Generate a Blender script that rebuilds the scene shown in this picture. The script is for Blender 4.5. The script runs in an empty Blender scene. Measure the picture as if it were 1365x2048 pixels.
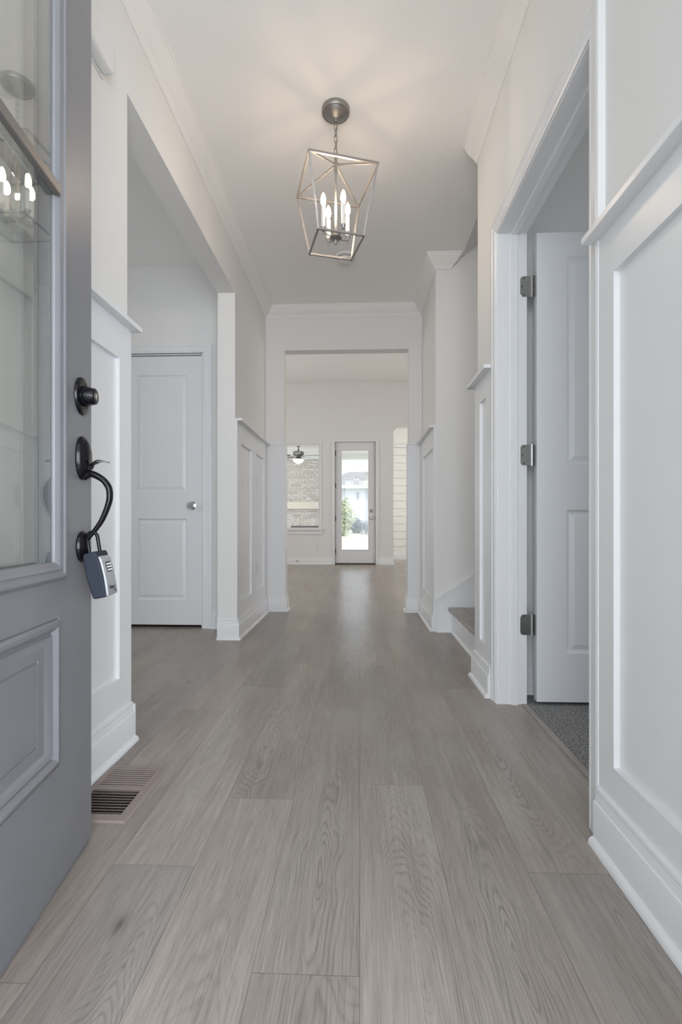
import bpy, math, random
from mathutils import Vector, Matrix

# ------------------------------------------------------------------ camera
SC = bpy.context.scene
COL = SC.collection
FPX, CAM_H = 980.0, 0.79
YAW = math.atan(37.5 / FPX)
cam_data = bpy.data.cameras.new('camera')
cam_data.sensor_fit = 'VERTICAL'
cam_data.sensor_height = 36.0
cam_data.lens = FPX / 2048.0 * 36.0
cam_data.shift_y = 23.0 / 2048.0
cam_data.clip_start = 0.02
cam_data.clip_end = 300
cam = bpy.data.objects.new('camera', cam_data)
cam.location = (0, 0, CAM_H)
cam.rotation_euler = (math.pi / 2, 0, YAW)
COL.objects.link(cam)
SC.camera = cam

SC.view_settings.view_transform = 'Standard'
SC.view_settings.look = 'None'
SC.view_settings.gamma = 1.0
SC.view_settings.use_curve_mapping = False
SC.view_settings.exposure = -0.17
SC.cycles.use_denoising = True
SC.cycles.max_bounces = 12
SC.cycles.diffuse_bounces = 8
SC.cycles.glossy_bounces = 6
SC.cycles.transmission_bounces = 6
SC.cycles.transparent_max_bounces = 16
SC.cycles.sample_clamp_indirect = 4.0

# ------------------------------------------------------------------ world, sun, daylight, added fill lights
world = bpy.data.worlds.new('sky')
SC.world = world
world.use_nodes = True
wn = world.node_tree
bgn = wn.nodes['Background']
bgn.inputs[0].default_value = (0.82, 0.91, 1.0, 1)
bgn.inputs[1].default_value = 2.2


def area(name, loc, rot, sx, sy, power, col, spread=math.pi):
    l = bpy.data.lights.new(name, 'AREA')
    l.shape = 'RECTANGLE'
    l.size, l.size_y = sx, sy
    l.energy = power
    l.color = col
    l.spread = spread
    o = bpy.data.objects.new(name, l)
    o.location = loc
    o.rotation_euler = rot
    COL.objects.link(o)
    return o


R = math.radians
sun = bpy.data.lights.new('sun', 'SUN')
sun.energy = 1.8
sun.angle = R(1.0)
sun.color = (1.0, 0.96, 0.88)
so = bpy.data.objects.new('sun', sun)
so.rotation_euler = (R(28), R(34), 0)
COL.objects.link(so)
# daylight through the open front door; the other panels are added, unseen fills
area('daylight_front_door', (0.4, -3.3, 1.45), (R(90), 0, 0), 4.6, 2.6, 228, (0.90, 0.945, 1.0))
area('fill_doorstep', (0.55, -0.75, 1.0), (R(90), 0, R(36)), 1.2, 1.5, 17, (0.86, 0.92, 1.0), R(130))  # extra panel added to lift the near floor and the grey door
area('fill_dining', (-4.3, 1.7, 1.5), (R(90), 0, R(-90)), 1.8, 1.5, 26, (0.88, 0.95, 1.0))  # added fill by the blank outer wall, stands in for an unseen window
area('fill_study', (3.6, 1.3, 1.5), (R(90), 0, R(90)), 1.5, 1.5, 14, (0.86, 0.93, 1.0))  # added fill for the study, no window is built here
area('fill_great_room_a', (-3.8, 7.0, 1.7), (R(90), 0, R(-90)), 2.6, 1.9, 49, (1.0, 0.99, 0.97))  # added fill out of view, the left wall is solid
area('fill_great_room_b', (3.9, 6.6, 1.7), (R(90), 0, R(90)), 2.4, 1.9, 49, (1.0, 0.99, 0.97))  # matching added fill on the right, that wall is solid too
area('fill_porch_side', (-4.6, 11.4, 1.4), (R(90), 0, R(-90)), 2.6, 2.2, 55, (0.97, 0.98, 1.0))  # unseen fill added to brighten the porch brick and ceiling
area('fill_nook', (2.9, 10.1, 1.5), (R(90), 0, R(90)), 0.9, 1.6, 30, (1.0, 0.99, 0.95))  # added fill inside the nook in place of an unbuilt window
area('fill_stair', (2.6, 3.1, 4.2), (R(40), 0, R(90)), 0.7, 0.7, 9, (0.95, 0.97, 1.0))  # added high in the stairwell to brighten its wall and ceiling

# ------------------------------------------------------------------ materials


def mat(name, col, rough=0.5, metal=0.0, spec=0.5, bump=0.0, bscale=300.0, var=0.0, vscale=3.0, coat=0.0):
    m = bpy.data.materials.new(name)
    m.use_nodes = True
    nt = m.node_tree
    b = nt.nodes['Principled BSDF']
    b.inputs['Base Color'].default_value = (*col, 1)
    b.inputs['Roughness'].default_value = rough
    b.inputs['Metallic'].default_value = metal
    b.inputs['Specular IOR Level'].default_value = spec
    b.inputs['Coat Weight'].default_value = coat
    tc = nt.nodes.new('ShaderNodeTexCoord')
    if var > 0:
        n = nt.nodes.new('ShaderNodeTexNoise')
        n.inputs['Scale'].default_value = vscale
        n.inputs['Detail'].default_value = 4
        nt.links.new(tc.outputs['Object'], n.inputs['Vector'])
        r = nt.nodes.new('ShaderNodeMapRange')
        r.inputs['From Min'].default_value = 0.3
        r.inputs['From Max'].default_value = 0.7
        r.inputs['To Min'].default_value = 1 - var
        r.inputs['To Max'].default_value = 1 + var
        nt.links.new(n.outputs['Fac'], r.inputs['Value'])
        mx = nt.nodes.new('ShaderNodeVectorMath')
        mx.operation = 'SCALE'
        mx.inputs[0].default_value = col
        nt.links.new(r.outputs['Result'], mx.inputs['Scale'])
        nt.links.new(mx.outputs[0], b.inputs['Base Color'])
    if bump > 0:
        n2 = nt.nodes.new('ShaderNodeTexNoise')
        n2.inputs['Scale'].default_value = bscale
        n2.inputs['Detail'].default_value = 2
        nt.links.new(tc.outputs['Object'], n2.inputs['Vector'])
        bp = nt.nodes.new('ShaderNodeBump')
        bp.inputs['Strength'].default_value = bump
        bp.inputs['Distance'].default_value = 0.002
        nt.links.new(n2.outputs['Fac'], bp.inputs['Height'])
        nt.links.new(bp.outputs['Normal'], b.inputs['Normal'])
    return m


M_WALL = mat('wall_paint', (0.79, 0.782, 0.77), 0.6, bump=0.06, bscale=240)
M_CEIL = mat('ceiling_paint', (0.89, 0.88, 0.865), 0.9, spec=0.2)
M_TRIM = mat('trim_paint', (0.80, 0.805, 0.815), 0.33, bump=0.05, bscale=420)
M_CROWN = mat('crown_paint', (0.84, 0.83, 0.815), 0.6)
M_DOORW = mat('white_door_paint', (0.76, 0.77, 0.785), 0.35)
M_GREY = mat('grey_door_paint', (0.212, 0.214, 0.230), 0.4, var=0.04, vscale=9, bump=0.05, bscale=90)
M_BLACK = mat('dark_bronze', (0.005, 0.005, 0.007), 0.14, metal=0.0, spec=0.28, var=0.1, vscale=60)
M_NICKEL = mat('brushed_nickel', (0.36, 0.345, 0.33), 0.45, metal=1.0, var=0.05, vscale=40)
M_CAGE = mat('cage_nickel', (0.37, 0.35, 0.33), 0.5, metal=0.8, var=0.05, vscale=40)
M_CHROME = mat('satin_steel', (0.62, 0.62, 0.61), 0.18, metal=1.0)
M_WHITEP = mat('white_plastic', (0.78, 0.78, 0.77), 0.4)
M_SLEEVE = mat('candle_sleeve_white', (0.85, 0.82, 0.76), 0.4)
M_REG = mat('taupe_metal', (0.30, 0.245, 0.225), 0.42, spec=0.4, var=0.05, vscale=30)
M_DARK = mat('duct_dark', (0.012, 0.008, 0.008), 0.8)
M_RUBBER = mat('lockbox_rubber', (0.028, 0.033, 0.047), 0.6, spec=0.2, bump=0.2, bscale=900)
M_SILVER = mat('lockbox_silver', (0.42, 0.43, 0.45), 0.45, metal=0.2)
M_INK = mat('black_ink', (0.015, 0.015, 0.018), 0.6)
M_SLOT = mat('dark_slot', (0.05, 0.05, 0.05), 0.6)
M_HINGEB = mat('bronze_hinge', (0.02, 0.018, 0.016), 0.4, metal=0.6)
M_FAN = mat('fan_grey', (0.17, 0.165, 0.15), 0.45, metal=0.4)
M_BLADE = mat('fan_blade_grey', (0.26, 0.25, 0.235), 0.5, var=0.1, vscale=12)
M_MANTEL = mat('painted_mantel', (0.80, 0.74, 0.65), 0.6)
M_PORCH = mat('porch_paint', (0.82, 0.82, 0.80), 0.6)
M_ROOF = mat('roof_shingle', (0.34, 0.325, 0.32), 0.9, var=0.12, vscale=3)
M_SIDING = mat('pale_siding', (0.56, 0.58, 0.62), 0.8)
M_SILL = mat('bronze_threshold', (0.07, 0.045, 0.03), 0.4, metal=0.3)
M_BARK = mat('bark', (0.25, 0.22, 0.19), 0.9, var=0.2, vscale=8)
M_CONC = mat('concrete', (0.62, 0.61, 0.59), 0.9, var=0.08, vscale=3)
M_LINTEL = mat('steel_lintel', (0.10, 0.10, 0.10), 0.6)


def emis(name, col, s):
    m = bpy.data.materials.new(name)
    m.use_nodes = True
    nt = m.node_tree
    nt.nodes.clear()
    e = nt.nodes.new('ShaderNodeEmission')
    e.inputs[0].default_value = (*col, 1)
    e.inputs[1].default_value = s
    o = nt.nodes.new('ShaderNodeOutputMaterial')
    nt.links.new(e.outputs[0], o.inputs[0])
    return m


M_FIL = emis('filament_glow', (1.0, 0.80, 0.62), 142)
M_FANL = emis('fan_lamp_glow', (1.0, 0.93, 0.80), 3)


def glass(name, tint=(1, 1, 1), fmul=1.0, fadd=0.0):
    m = bpy.data.materials.new(name)
    m.use_nodes = True
    nt = m.node_tree
    nt.nodes.clear()
    t = nt.nodes.new('ShaderNodeBsdfTransparent')
    t.inputs[0].default_value = (*tint, 1)
    g = nt.nodes.new('ShaderNodeBsdfGlossy')
    g.inputs['Roughness'].default_value = 0.0
    g.inputs[0].default_value = (1, 1, 1, 1)
    f = nt.nodes.new('ShaderNodeFresnel')
    ge = nt.nodes.new('ShaderNodeNewGeometry')
    io = nt.nodes.new('ShaderNodeMapRange')
    io.inputs['To Min'].default_value = 1.5
    io.inputs['To Max'].default_value = 1 / 1.5
    nt.links.new(ge.outputs['Backfacing'], io.inputs['Value'])
    nt.links.new(io.outputs[0], f.inputs[0])
    ma = nt.nodes.new('ShaderNodeMath')
    ma.operation = 'MULTIPLY_ADD'
    ma.inputs[1].default_value = fmul
    ma.inputs[2].default_value = fadd
    mx = nt.nodes.new('ShaderNodeMixShader')
    o = nt.nodes.new('ShaderNodeOutputMaterial')
    nt.links.new(f.outputs[0], ma.inputs[0])
    nt.links.new(ma.outputs[0], mx.inputs[0])
    nt.links.new(t.outputs[0], mx.inputs[1])
    nt.links.new(g.outputs[0], mx.inputs[2])
    nt.links.new(mx.outputs[0], o.inputs[0])
    return m


M_GLASS = glass('clear_glass', (1, 1, 1), 0.45)
M_GLASSD = glass('door_glass', (0.98, 0.995, 0.985), 1.25, 0.05)
M_BULB = glass('bulb_glass', (1.0, 0.97, 0.92), 1.0)


class NB:
    """tiny node helper"""

    def __init__(s, m):
        s.nt = m.node_tree

    def v(s, x, sock):
        if hasattr(x, 'is_output') or isinstance(x, bpy.types.NodeSocket):
            s.nt.links.new(x, sock)
        else:
            sock.default_value = x

    def math(s, op, a, b=0.0, c=0.0, clamp=False):
        n = s.nt.nodes.new('ShaderNodeMath')
        n.operation = op
        n.use_clamp = clamp
        s.v(a, n.inputs[0])
        s.v(b, n.inputs[1])
        s.v(c, n.inputs[2])
        return n.outputs[0]

    def comb(s, x, y, z):
        n = s.nt.nodes.new('ShaderNodeCombineXYZ')
        s.v(x, n.inputs[0])
        s.v(y, n.inputs[1])
        s.v(z, n.inputs[2])
        return n.outputs[0]

    def noise(s, vec, scale=1.0, detail=3.0, rough=0.5, dist=0.0):
        n = s.nt.nodes.new('ShaderNodeTexNoise')
        s.nt.links.new(vec, n.inputs['Vector'])
        n.inputs['Scale'].default_value = scale
        n.inputs['Detail'].default_value = detail
        n.inputs['Roughness'].default_value = rough
        n.inputs['Distortion'].default_value = dist
        return n.outputs['Fac']

    def rng(s, x, a, b, c, d):
        n = s.nt.nodes.new('ShaderNodeMapRange')
        s.v(x, n.inputs[0])
        for i, q in enumerate((a, b, c, d)):
            n.inputs[i + 1].default_value = q
        return n.outputs[0]

    def mix(s, f, a, b):
        n = s.nt.nodes.new('ShaderNodeMix')
        n.data_type = 'RGBA'
        s.v(f, n.inputs[0])
        s.v(a if not isinstance(a, tuple) else (*a, 1), n.inputs[6])
        s.v(b if not isinstance(b, tuple) else (*b, 1), n.inputs[7])
        return n.outputs[2]

    def scale(s, v, f):
        n = s.nt.nodes.new('ShaderNodeVectorMath')
        n.operation = 'SCALE'
        s.v(v, n.inputs[0])
        s.v(f, n.inputs['Scale'])
        return n.outputs[0]


def wood_mat(name, seams=True):
    """luxury plank: local plank metres in UV 'plank', random numbers in UV 'seed'"""
    m = bpy.data.materials.new(name)
    m.use_nodes = True
    nb = NB(m)
    nt = m.node_tree
    bsdf = nt.nodes['Principled BSDF']
    if seams:
        a = nt.nodes.new('ShaderNodeUVMap')
        a.uv_map = 'plank'
        b = nt.nodes.new('ShaderNodeUVMap')
        b.uv_map = 'seed'
        sa = nt.nodes.new('ShaderNodeSeparateXYZ')
        sb = nt.nodes.new('ShaderNodeSeparateXYZ')
        nt.links.new(a.outputs[0], sa.inputs[0])
        nt.links.new(b.outputs[0], sb.inputs[0])
        u, v = sa.outputs[0], sa.outputs[1]
        r1, r2 = sb.outputs[0], sb.outputs[1]
    else:
        tc = nt.nodes.new('ShaderNodeTexCoord')
        sa = nt.nodes.new('ShaderNodeSeparateXYZ')
        nt.links.new(tc.outputs['Object'], sa.inputs[0])
        u, v = sa.outputs[0], sa.outputs[1]
        r1, r2 = 0.37, 0.81
    z = nb.math('MULTIPLY', r1, 37.0)
    # slow wander that bends every grain line
    wav = nb.noise(nb.comb(nb.math('MULTIPLY', u, 9.0), nb.math('MULTIPLY', v, 2.2), z), 1.0, 2.0)
    # cathedral figure: contours of a stretched field around a centre that differs per plank
    du = nb.math('SUBTRACT', u, nb.math('MULTIPLY_ADD', r2, 0.11, 0.04))
    dv = nb.math('SUBTRACT', v, nb.math('MULTIPLY', nb.math('FRACT', nb.math('MULTIPLY', r1, 7.3)), 1.3))
    fld = nb.math('SQRT', nb.math('ADD', nb.math('MULTIPLY', nb.math('MULTIPLY', du, du), 190.0),
                                  nb.math('ADD', nb.math('MULTIPLY', nb.math('MULTIPLY', dv, dv), 5.0), 0.01)))
    fld = nb.math('ADD', fld, nb.math('MULTIPLY', wav, 1.5))
    fine = nb.noise(nb.comb(nb.math('MULTIPLY', u, 60.0), nb.math('MULTIPLY', v, 7.0), z), 1.0, 2.0)
    ring = nb.math('SINE', nb.math('ADD', nb.math('MULTIPLY', fld, 72.0), nb.math('MULTIPLY', fine, 3.4)))
    ring = nb.rng(ring, 0.1, 1.0, 0.0, 1.0)
    near = nb.rng(fld, 0.7, 2.9, 1.0, 0.0)
    msk = nb.noise(nb.comb(nb.math('MULTIPLY', u, 7.0), nb.math('MULTIPLY', v, 1.7), nb.math('ADD', z, 5.0)), 1.0, 2.0)
    figure = nb.math('MULTIPLY', nb.math('MULTIPLY', ring, near), nb.rng(msk, 0.34, 0.56, 0.15, 1.0))
    pores = nb.noise(nb.comb(nb.math('MULTIPLY', u, 430.0), nb.math('MULTIPLY', v, 11.0), z), 1.0, 3.0, 0.6)
    streak = nb.noise(nb.comb(nb.math('MULTIPLY', nb.math('ADD', u, nb.math('MULTIPLY', wav, 0.03)), 75.0), nb.math('MULTIPLY', v, 1.9), z), 1.0, 4.0, 0.6)
    blotch = nb.noise(nb.comb(nb.math('MULTIPLY', u, 7.0), nb.math('MULTIPLY', v, 1.6), nb.math('ADD', z, 11.0)), 1.0, 2.0)
    # knots
    vo = nt.nodes.new('ShaderNodeTexVoronoi')
    vo.inputs['Scale'].default_value = 1.0
    nt.links.new(nb.comb(nb.math('MULTIPLY', u, 9.0), nb.math('MULTIPLY', v, 3.4), z), vo.inputs['Vector'])
    sc = nt.nodes.new('ShaderNodeSeparateColor')
    nt.links.new(vo.outputs['Color'], sc.inputs[0])
    kd = nb.math('ADD', vo.outputs['Distance'], nb.math('MULTIPLY', nb.math('SUBTRACT', fine, 0.5), 0.16))
    knot = nb.math('MULTIPLY', nb.rng(kd, 0.03, 0.19, 1.0, 0.0), nb.math('GREATER_THAN', sc.outputs[0], 0.86))
    knot = nb.math('MULTIPLY', knot, knot)
    tone = nb.mix(r2, (0.380, 0.332, 0.292), (0.335, 0.308, 0.288))
    tone = nb.mix(nb.rng(blotch, 0.35, 0.7, 0.0, 1.0), tone, (0.300, 0.256, 0.226))
    val = nb.math('MULTIPLY', nb.rng(pores, 0.32, 0.68, 0.80, 1.16), nb.rng(streak, 0.3, 0.7, 0.90, 1.09))
    val = nb.math('MULTIPLY', val, nb.math('MULTIPLY_ADD', nb.math('FRACT', nb.math('MULTIPLY', r1, 3.7)), 0.16, 0.92))
    val = nb.math('MULTIPLY', val, nb.math('SUBTRACT', 1.0, nb.math('MULTIPLY', figure, 0.37)))
    val = nb.math('MULTIPLY', val, nb.math('SUBTRACT', 1.0, nb.math('MULTIPLY', knot, 0.6)))
    if seams:
        e1 = nb.math('MINIMUM', u, nb.math('SUBTRACT', 0.19, u))
        e2 = nb.math('MINIMUM', v, nb.math('SUBTRACT', 1.24, v))
        edge = nb.math('MINIMUM', e1, e2)
        gap = nb.rng(edge, 0.0003, 0.0013, 1.0, 0.0)
        val = nb.math('MULTIPLY', val, nb.math('SUBTRACT', 1.0, nb.math('MULTIPLY', gap, 0.36)))
    nt.links.new(nb.scale(tone, val), bsdf.inputs['Base Color'])
    rg = nb.math('ADD', nb.rng(pores, 0.3, 0.7, 0.31, 0.25), nb.math('MULTIPLY', figure, 0.05))
    nt.links.new(rg, bsdf.inputs['Roughness'])
    bsdf.inputs['Specular IOR Level'].default_value = 0.30
    bp = nt.nodes.new('ShaderNodeBump')
    bp.inputs['Strength'].default_value = 0.13
    bp.inputs['Distance'].default_value = 0.0003
    hh = nb.math('ADD', nb.math('MULTIPLY', pores, 0.6), nb.math('MULTIPLY', figure, -0.4))
    if seams:
        hh = nb.math('SUBTRACT', hh, nb.math('MULTIPLY', nb.rng(edge, 0.0, 0.002, 1.0, 0.0), 1.5))
    nt.links.new(hh, bp.inputs['Height'])
    nt.links.new(bp.outputs[0], bsdf.inputs['Normal'])
    return m


M_WOOD = wood_mat('plank_floor')
M_TREAD = wood_mat('tread_wood', False)


def carpet_mat():
    m = bpy.data.materials.new('grey_carpet')
    m.use_nodes = True
    nb = NB(m)
    nt = m.node_tree
    b = nt.nodes['Principled BSDF']
    tc = nt.nodes.new('ShaderNodeTexCoord')
    n = nb.noise(tc.outputs['Object'], 190.0, 3.0, 0.7)
    n2 = nb.noise(tc.outputs['Object'], 420.0, 2.0, 0.6)
    c = nb.mix(nb.rng(n, 0.40, 0.60, 0.0, 1.0), (0.06, 0.062, 0.07), (0.55, 0.535, 0.52))
    c = nb.mix(nb.rng(n2, 0.42, 0.58, 0.0, 0.5), c, (0.22, 0.215, 0.215))
    nt.links.new(c, b.inputs['Base Color'])
    b.inputs['Roughness'].default_value = 1.0
    b.inputs['Specular IOR Level'].default_value = 0.1
    bp = nt.nodes.new('ShaderNodeBump')
    bp.inputs['Strength'].default_value = 1.0
    bp.inputs['Distance'].default_value = 0.006
    nt.links.new(n, bp.inputs['Height'])
    nt.links.new(bp.outputs[0], b.inputs['Normal'])
    return m


M_CARPET = carpet_mat()


def brick_mat(name, vertical=False):
    m = bpy.data.materials.new(name)
    m.use_nodes = True
    nb = NB(m)
    nt = m.node_tree
    b = nt.nodes['Principled BSDF']
    tc = nt.nodes.new('ShaderNodeTexCoord')
    sx = nt.nodes.new('ShaderNodeSeparateXYZ')
    nt.links.new(tc.outputs['Object'], sx.inputs[0])
    vec = nb.comb(sx.outputs[2], sx.outputs[0], 0.0) if vertical else nb.comb(sx.outputs[0], sx.outputs[2], 0.0)
    br = nt.nodes.new('ShaderNodeTexBrick')
    nt.links.new(vec, br.inputs['Vector'])
    br.inputs['Color1'].default_value = (0.70, 0.66, 0.61, 1)
    br.inputs['Color2'].default_value = (0.46, 0.42, 0.39, 1)
    br.inputs['Mortar'].default_value = (0.42, 0.40, 0.38, 1)
    br.inputs['Scale'].default_value = 1.0
    br.inputs['Brick Width'].default_value = 0.205
    br.inputs['Row Height'].default_value = 0.0685
    br.inputs['Mortar Size'].default_value = 0.0075
    n = nb.noise(tc.outputs['Object'], 22.0, 3.0, 0.7)
    c = nb.mix(nb.rng(n, 0.44, 0.62, 0.0, 0.6), br.outputs['Color'], (0.80, 0.77, 0.73))
    n2 = nb.noise(tc.outputs['Object'], 31.0, 2.0, 0.6)
    c = nb.mix(nb.rng(n2, 0.60, 0.68, 0.0, 0.75), c, (0.25, 0.235, 0.235))
    nt.links.new(c, b.inputs['Base Color'])
    b.inputs['Roughness'].default_value = 0.9
    return m


M_BRICK = brick_mat('whitewashed_brick')
M_BRICKV = brick_mat('whitewashed_soldier_brick', True)


def shiplap_mat():
    m = bpy.data.materials.new('shiplap_paint')
    m.use_nodes = True
    b = m.node_tree.nodes['Principled BSDF']
    b.inputs['Base Color'].default_value = (0.78, 0.78, 0.755, 1)
    b.inputs['Roughness'].default_value = 0.45
    return m


M_SHIP = shiplap_mat()


def grass_mat():
    m = bpy.data.materials.new('lawn')
    m.use_nodes = True
    nb = NB(m)
    nt = m.node_tree
    b = nt.nodes['Principled BSDF']
    tc = nt.nodes.new('ShaderNodeTexCoord')
    n = nb.noise(tc.outputs['Object'], 0.6, 5.0, 0.7)
    c = nb.mix(nb.rng(n, 0.35, 0.65, 0.0, 1.0), (0.52, 0.50, 0.37), (0.62, 0.59, 0.46))
    nt.links.new(c, b.inputs['Base Color'])
    b.inputs['Roughness'].default_value = 0.95
    return m


M_GRASS = grass_mat()
M_LEAF = mat('shrub_leaf_light', (0.40, 0.44, 0.28), 0.8, var=0.35, vscale=4)
M_LEAFD = mat('shrub_leaf_dark', (0.20, 0.225, 0.24), 0.8, var=0.35, vscale=4)

# ------------------------------------------------------------------ mesh helpers


class MB:
    def __init__(s):
        s.v, s.f = [], []

    def add(s, vs, fs):
        o = len(s.v)
        s.v += [tuple(p) for p in vs]
        s.f += [tuple(o + i for i in f) for f in fs]
        return s

    def box(s, x0, x1, y0, y1, z0, z1):
        x0, x1 = min(x0, x1), max(x0, x1)
        y0, y1 = min(y0, y1), max(y0, y1)
        z0, z1 = min(z0, z1), max(z0, z1)
        return s.add([(x0, y0, z0), (x1, y0, z0), (x1, y1, z0), (x0, y1, z0), (x0, y0, z1), (x1, y0, z1), (x1, y1, z1), (x0, y1, z1)],
                     [(0, 3, 2, 1), (4, 5, 6, 7), (0, 1, 5, 4), (1, 2, 6, 5), (2, 3, 7, 6), (3, 0, 4, 7)])

    def prism(s, poly, a0, a1, plane='XZ'):
        """polygon in a plane extruded along the third axis"""
        n = len(poly)

        def P(p, a):
            if plane == 'XZ':
                return (p[0], a, p[1])
            if plane == 'YZ':
                return (a, p[0], p[1])
            return (p[0], p[1], a)
        vs = [P(p, a0) for p in poly] + [P(p, a1) for p in poly]
        fs = [tuple(range(n)), tuple(range(2 * n - 1, n - 1, -1))]
        fs += [(i, i + n, (i + 1) % n + n, (i + 1) % n) for i in range(n)]
        return s.add(vs, fs)

    def tube(s, pts, r, seg=10, closed=False, flat=1.0, cap=True):
        pts = [Vector(p) for p in pts]
        n = len(pts)
        rs = r if isinstance(r, (list, tuple)) else [r] * n
        up = None
        rings = []
        for i, p in enumerate(pts):
            if closed:
                t = pts[(i + 1) % n] - pts[i - 1]
            else:
                t = pts[min(i + 1, n - 1)] - pts[max(i - 1, 0)]
            t.normalize()
            if up is None:
                up = Vector((0, 0, 1)) if abs(t.z) < 0.9 else Vector((1, 0, 0))
            a = up - t * up.dot(t)
            if a.length < 1e-6:
                a = t.orthogonal()
            a.normalize()
            up = a
            b = t.cross(a)
            rings.append([p + (a * math.cos(q) + b * math.sin(q) * flat) * rs[i] for q in [2 * math.pi * k / seg for k in range(seg)]])
        vs = [q for rg in rings for q in rg]
        fs = []
        m = n if closed else n - 1
        for i in range(m):
            j = (i + 1) % n
            for k in range(seg):
                l = (k + 1) % seg
                fs.append((i * seg + k, i * seg + l, j * seg + l, j * seg + k))
        if not closed and cap:
            fs.append(tuple(range(seg - 1, -1, -1)))
            fs.append(tuple((n - 1) * seg + k for k in range(seg)))
        return s.add(vs, fs)

    def lathe(s, prof, c=(0, 0, 0), axis='Z', seg=32, sx=1.0, sy=1.0):
        """prof = [(radius, height along axis)], closed where the radius is 0"""
        vs, fs, idx = [], [], []
        for r, h in prof:
            row = []
            if r < 1e-6:
                row = [len(vs)] * seg
                vs.append((0, 0, h))
            else:
                for k in range(seg):
                    a = 2 * math.pi * k / seg
                    row.append(len(vs))
                    vs.append((r * math.cos(a) * sx, r * math.sin(a) * sy, h))
            idx.append(row)
        for i in range(len(idx) - 1):
            for k in range(seg):
                l = (k + 1) % seg
                q = [idx[i][k], idx[i][l], idx[i + 1][l], idx[i + 1][k]]
                q = list(dict.fromkeys(q))
                if len(q) > 2:
                    fs.append(tuple(q))
        if axis == 'Y-':      # axis pointing to -Y
            vs = [(x, -z, y) for x, y, z in vs]
        elif axis == 'X':
            vs = [(z, x, y) for x, y, z in vs]
        elif axis == 'X-':
            vs = [(-z, -x, y) for x, y, z in vs]
        vs = [(x + c[0], y + c[1], z + c[2]) for x, y, z in vs]
        return s.add(vs, fs)

    def bar(s, p0, p1, w, h=None, ext=0.0):
        """square bar between two points"""
        h = h or w
        p0, p1 = Vector(p0), Vector(p1)
        t = (p1 - p0).normalized()
        p0 = p0 - t * ext
        p1 = p1 + t * ext
        u = Vector((0, 0, 1))
        if abs(t.z) > 0.95:
            u = Vector((1, 0, 0))
        a = t.cross(u).normalized()
        b = a.cross(t).normalized()
        vs = []
        for p in (p0, p1):
            for sa, sb in ((-1, -1), (1, -1), (1, 1), (-1, 1)):
                vs.append(p + a * sa * w / 2 + b * sb * h / 2)
        return s.add(vs, [(0, 3, 2, 1), (4, 5, 6, 7), (0, 1, 5, 4), (1, 2, 6, 5), (2, 3, 7, 6), (3, 0, 4, 7)])

    def run(s, p0, p1, n, prof, m0=0, m1=0, z=0.0):
        """moulding profile [(offset, z)...] swept along a wall line; m=+1 outside mitre, -1 inside mitre"""
        p0, p1, n = Vector(p0), Vector(p1), Vector(n)
        t = (p1 - p0).normalized()
        k = len(prof)
        vs = []
        for o, h in prof:
            q = p0 + n * o - t * (m0 * o)
            vs.append((q.x, q.y, z + h))
        for o, h in prof:
            q = p1 + n * o + t * (m1 * o)
            vs.append((q.x, q.y, z + h))
        fs = [(i, (i + 1) % k, (i + 1) % k + k, i + k) for i in range(k)]
        fs += [tuple(range(k - 1, -1, -1)), tuple(range(k, 2 * k))]
        return s.add(vs, fs)

    def panelled(s, x0, x1, z0, z1, y, sgn, panels, prof, back=None):
        """flat face at local y (facing sgn) with panels [(xa,xb,za,zb)], each a set of nested rings prof=[(inset, height)]"""
        xs = sorted({x0, x1, *[p[0] for p in panels], *[p[1] for p in panels]})
        zs = sorted({z0, z1, *[p[2] for p in panels], *[p[3] for p in panels]})
        for i in range(len(xs) - 1):
            for j in range(len(zs) - 1):
                cx, cz = (xs[i] + xs[i + 1]) / 2, (zs[j] + zs[j + 1]) / 2
                if any(p[0] < cx < p[1] and p[2] < cz < p[3] for p in panels):
                    continue
                s.add([(xs[i], y, zs[j]), (xs[i + 1], y, zs[j]), (xs[i + 1], y, zs[j + 1]), (xs[i], y, zs[j + 1])], [(0, 1, 2, 3)])
        for (xa, xb, za, zb) in panels:
            rings = []
            for ins, hgt in prof:
                rings.append([(xa + ins, y + sgn * hgt, za + ins), (xb - ins, y + sgn * hgt, za + ins), (xb - ins, y + sgn * hgt, zb - ins), (xa + ins, y + sgn * hgt, zb - ins)])
            vs = [q for r in rings for q in r]
            fs = []
            for i in range(len(rings) - 1):
                for k in range(4):
                    l = (k + 1) % 4
                    fs.append((i * 4 + k, i * 4 + l, i * 4 + 4 + l, i * 4 + 4 + k))
            if back != 'open':
                b = (len(rings) - 1) * 4
                fs.append((b, b + 1, b + 2, b + 3))
            s.add(vs, fs)
        return s

    def slab_sides(s, x0, x1, y0, y1, z0, z1):
        return s.add([(x0, y0, z0), (x1, y0, z0), (x1, y1, z0), (x0, y1, z0), (x0, y0, z1), (x1, y0, z1), (x1, y1, z1), (x0, y1, z1)],
                     [(0, 3, 2, 1), (4, 5, 6, 7), (1, 2, 6, 5), (3, 0, 4, 7)])

    def obj(s, name, m, parent=None, bevel=0.0, smooth=False, angle=35, tf=None, segs=2):
        me = bpy.data.meshes.new(name)
        vs = s.v if tf is None else [tuple(tf @ Vector(p)) for p in s.v]
        me.from_pydata(vs, [], s.f)
        me.validate()
        me.materials.append(m)
        import bmesh
        bm = bmesh.new()
        bm.from_mesh(me)
        bmesh.ops.remove_doubles(bm, verts=bm.verts, dist=1e-6)
        bmesh.ops.recalc_face_normals(bm, faces=bm.faces)
        bm.to_mesh(me)
        bm.free()
        if smooth:
            for p in me.polygons:
                p.use_smooth = True
            me.set_sharp_from_angle(angle=R(angle))
        o = bpy.data.objects.new(name, me)
        COL.objects.link(o)
        if parent is not None:
            o.parent = parent
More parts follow.
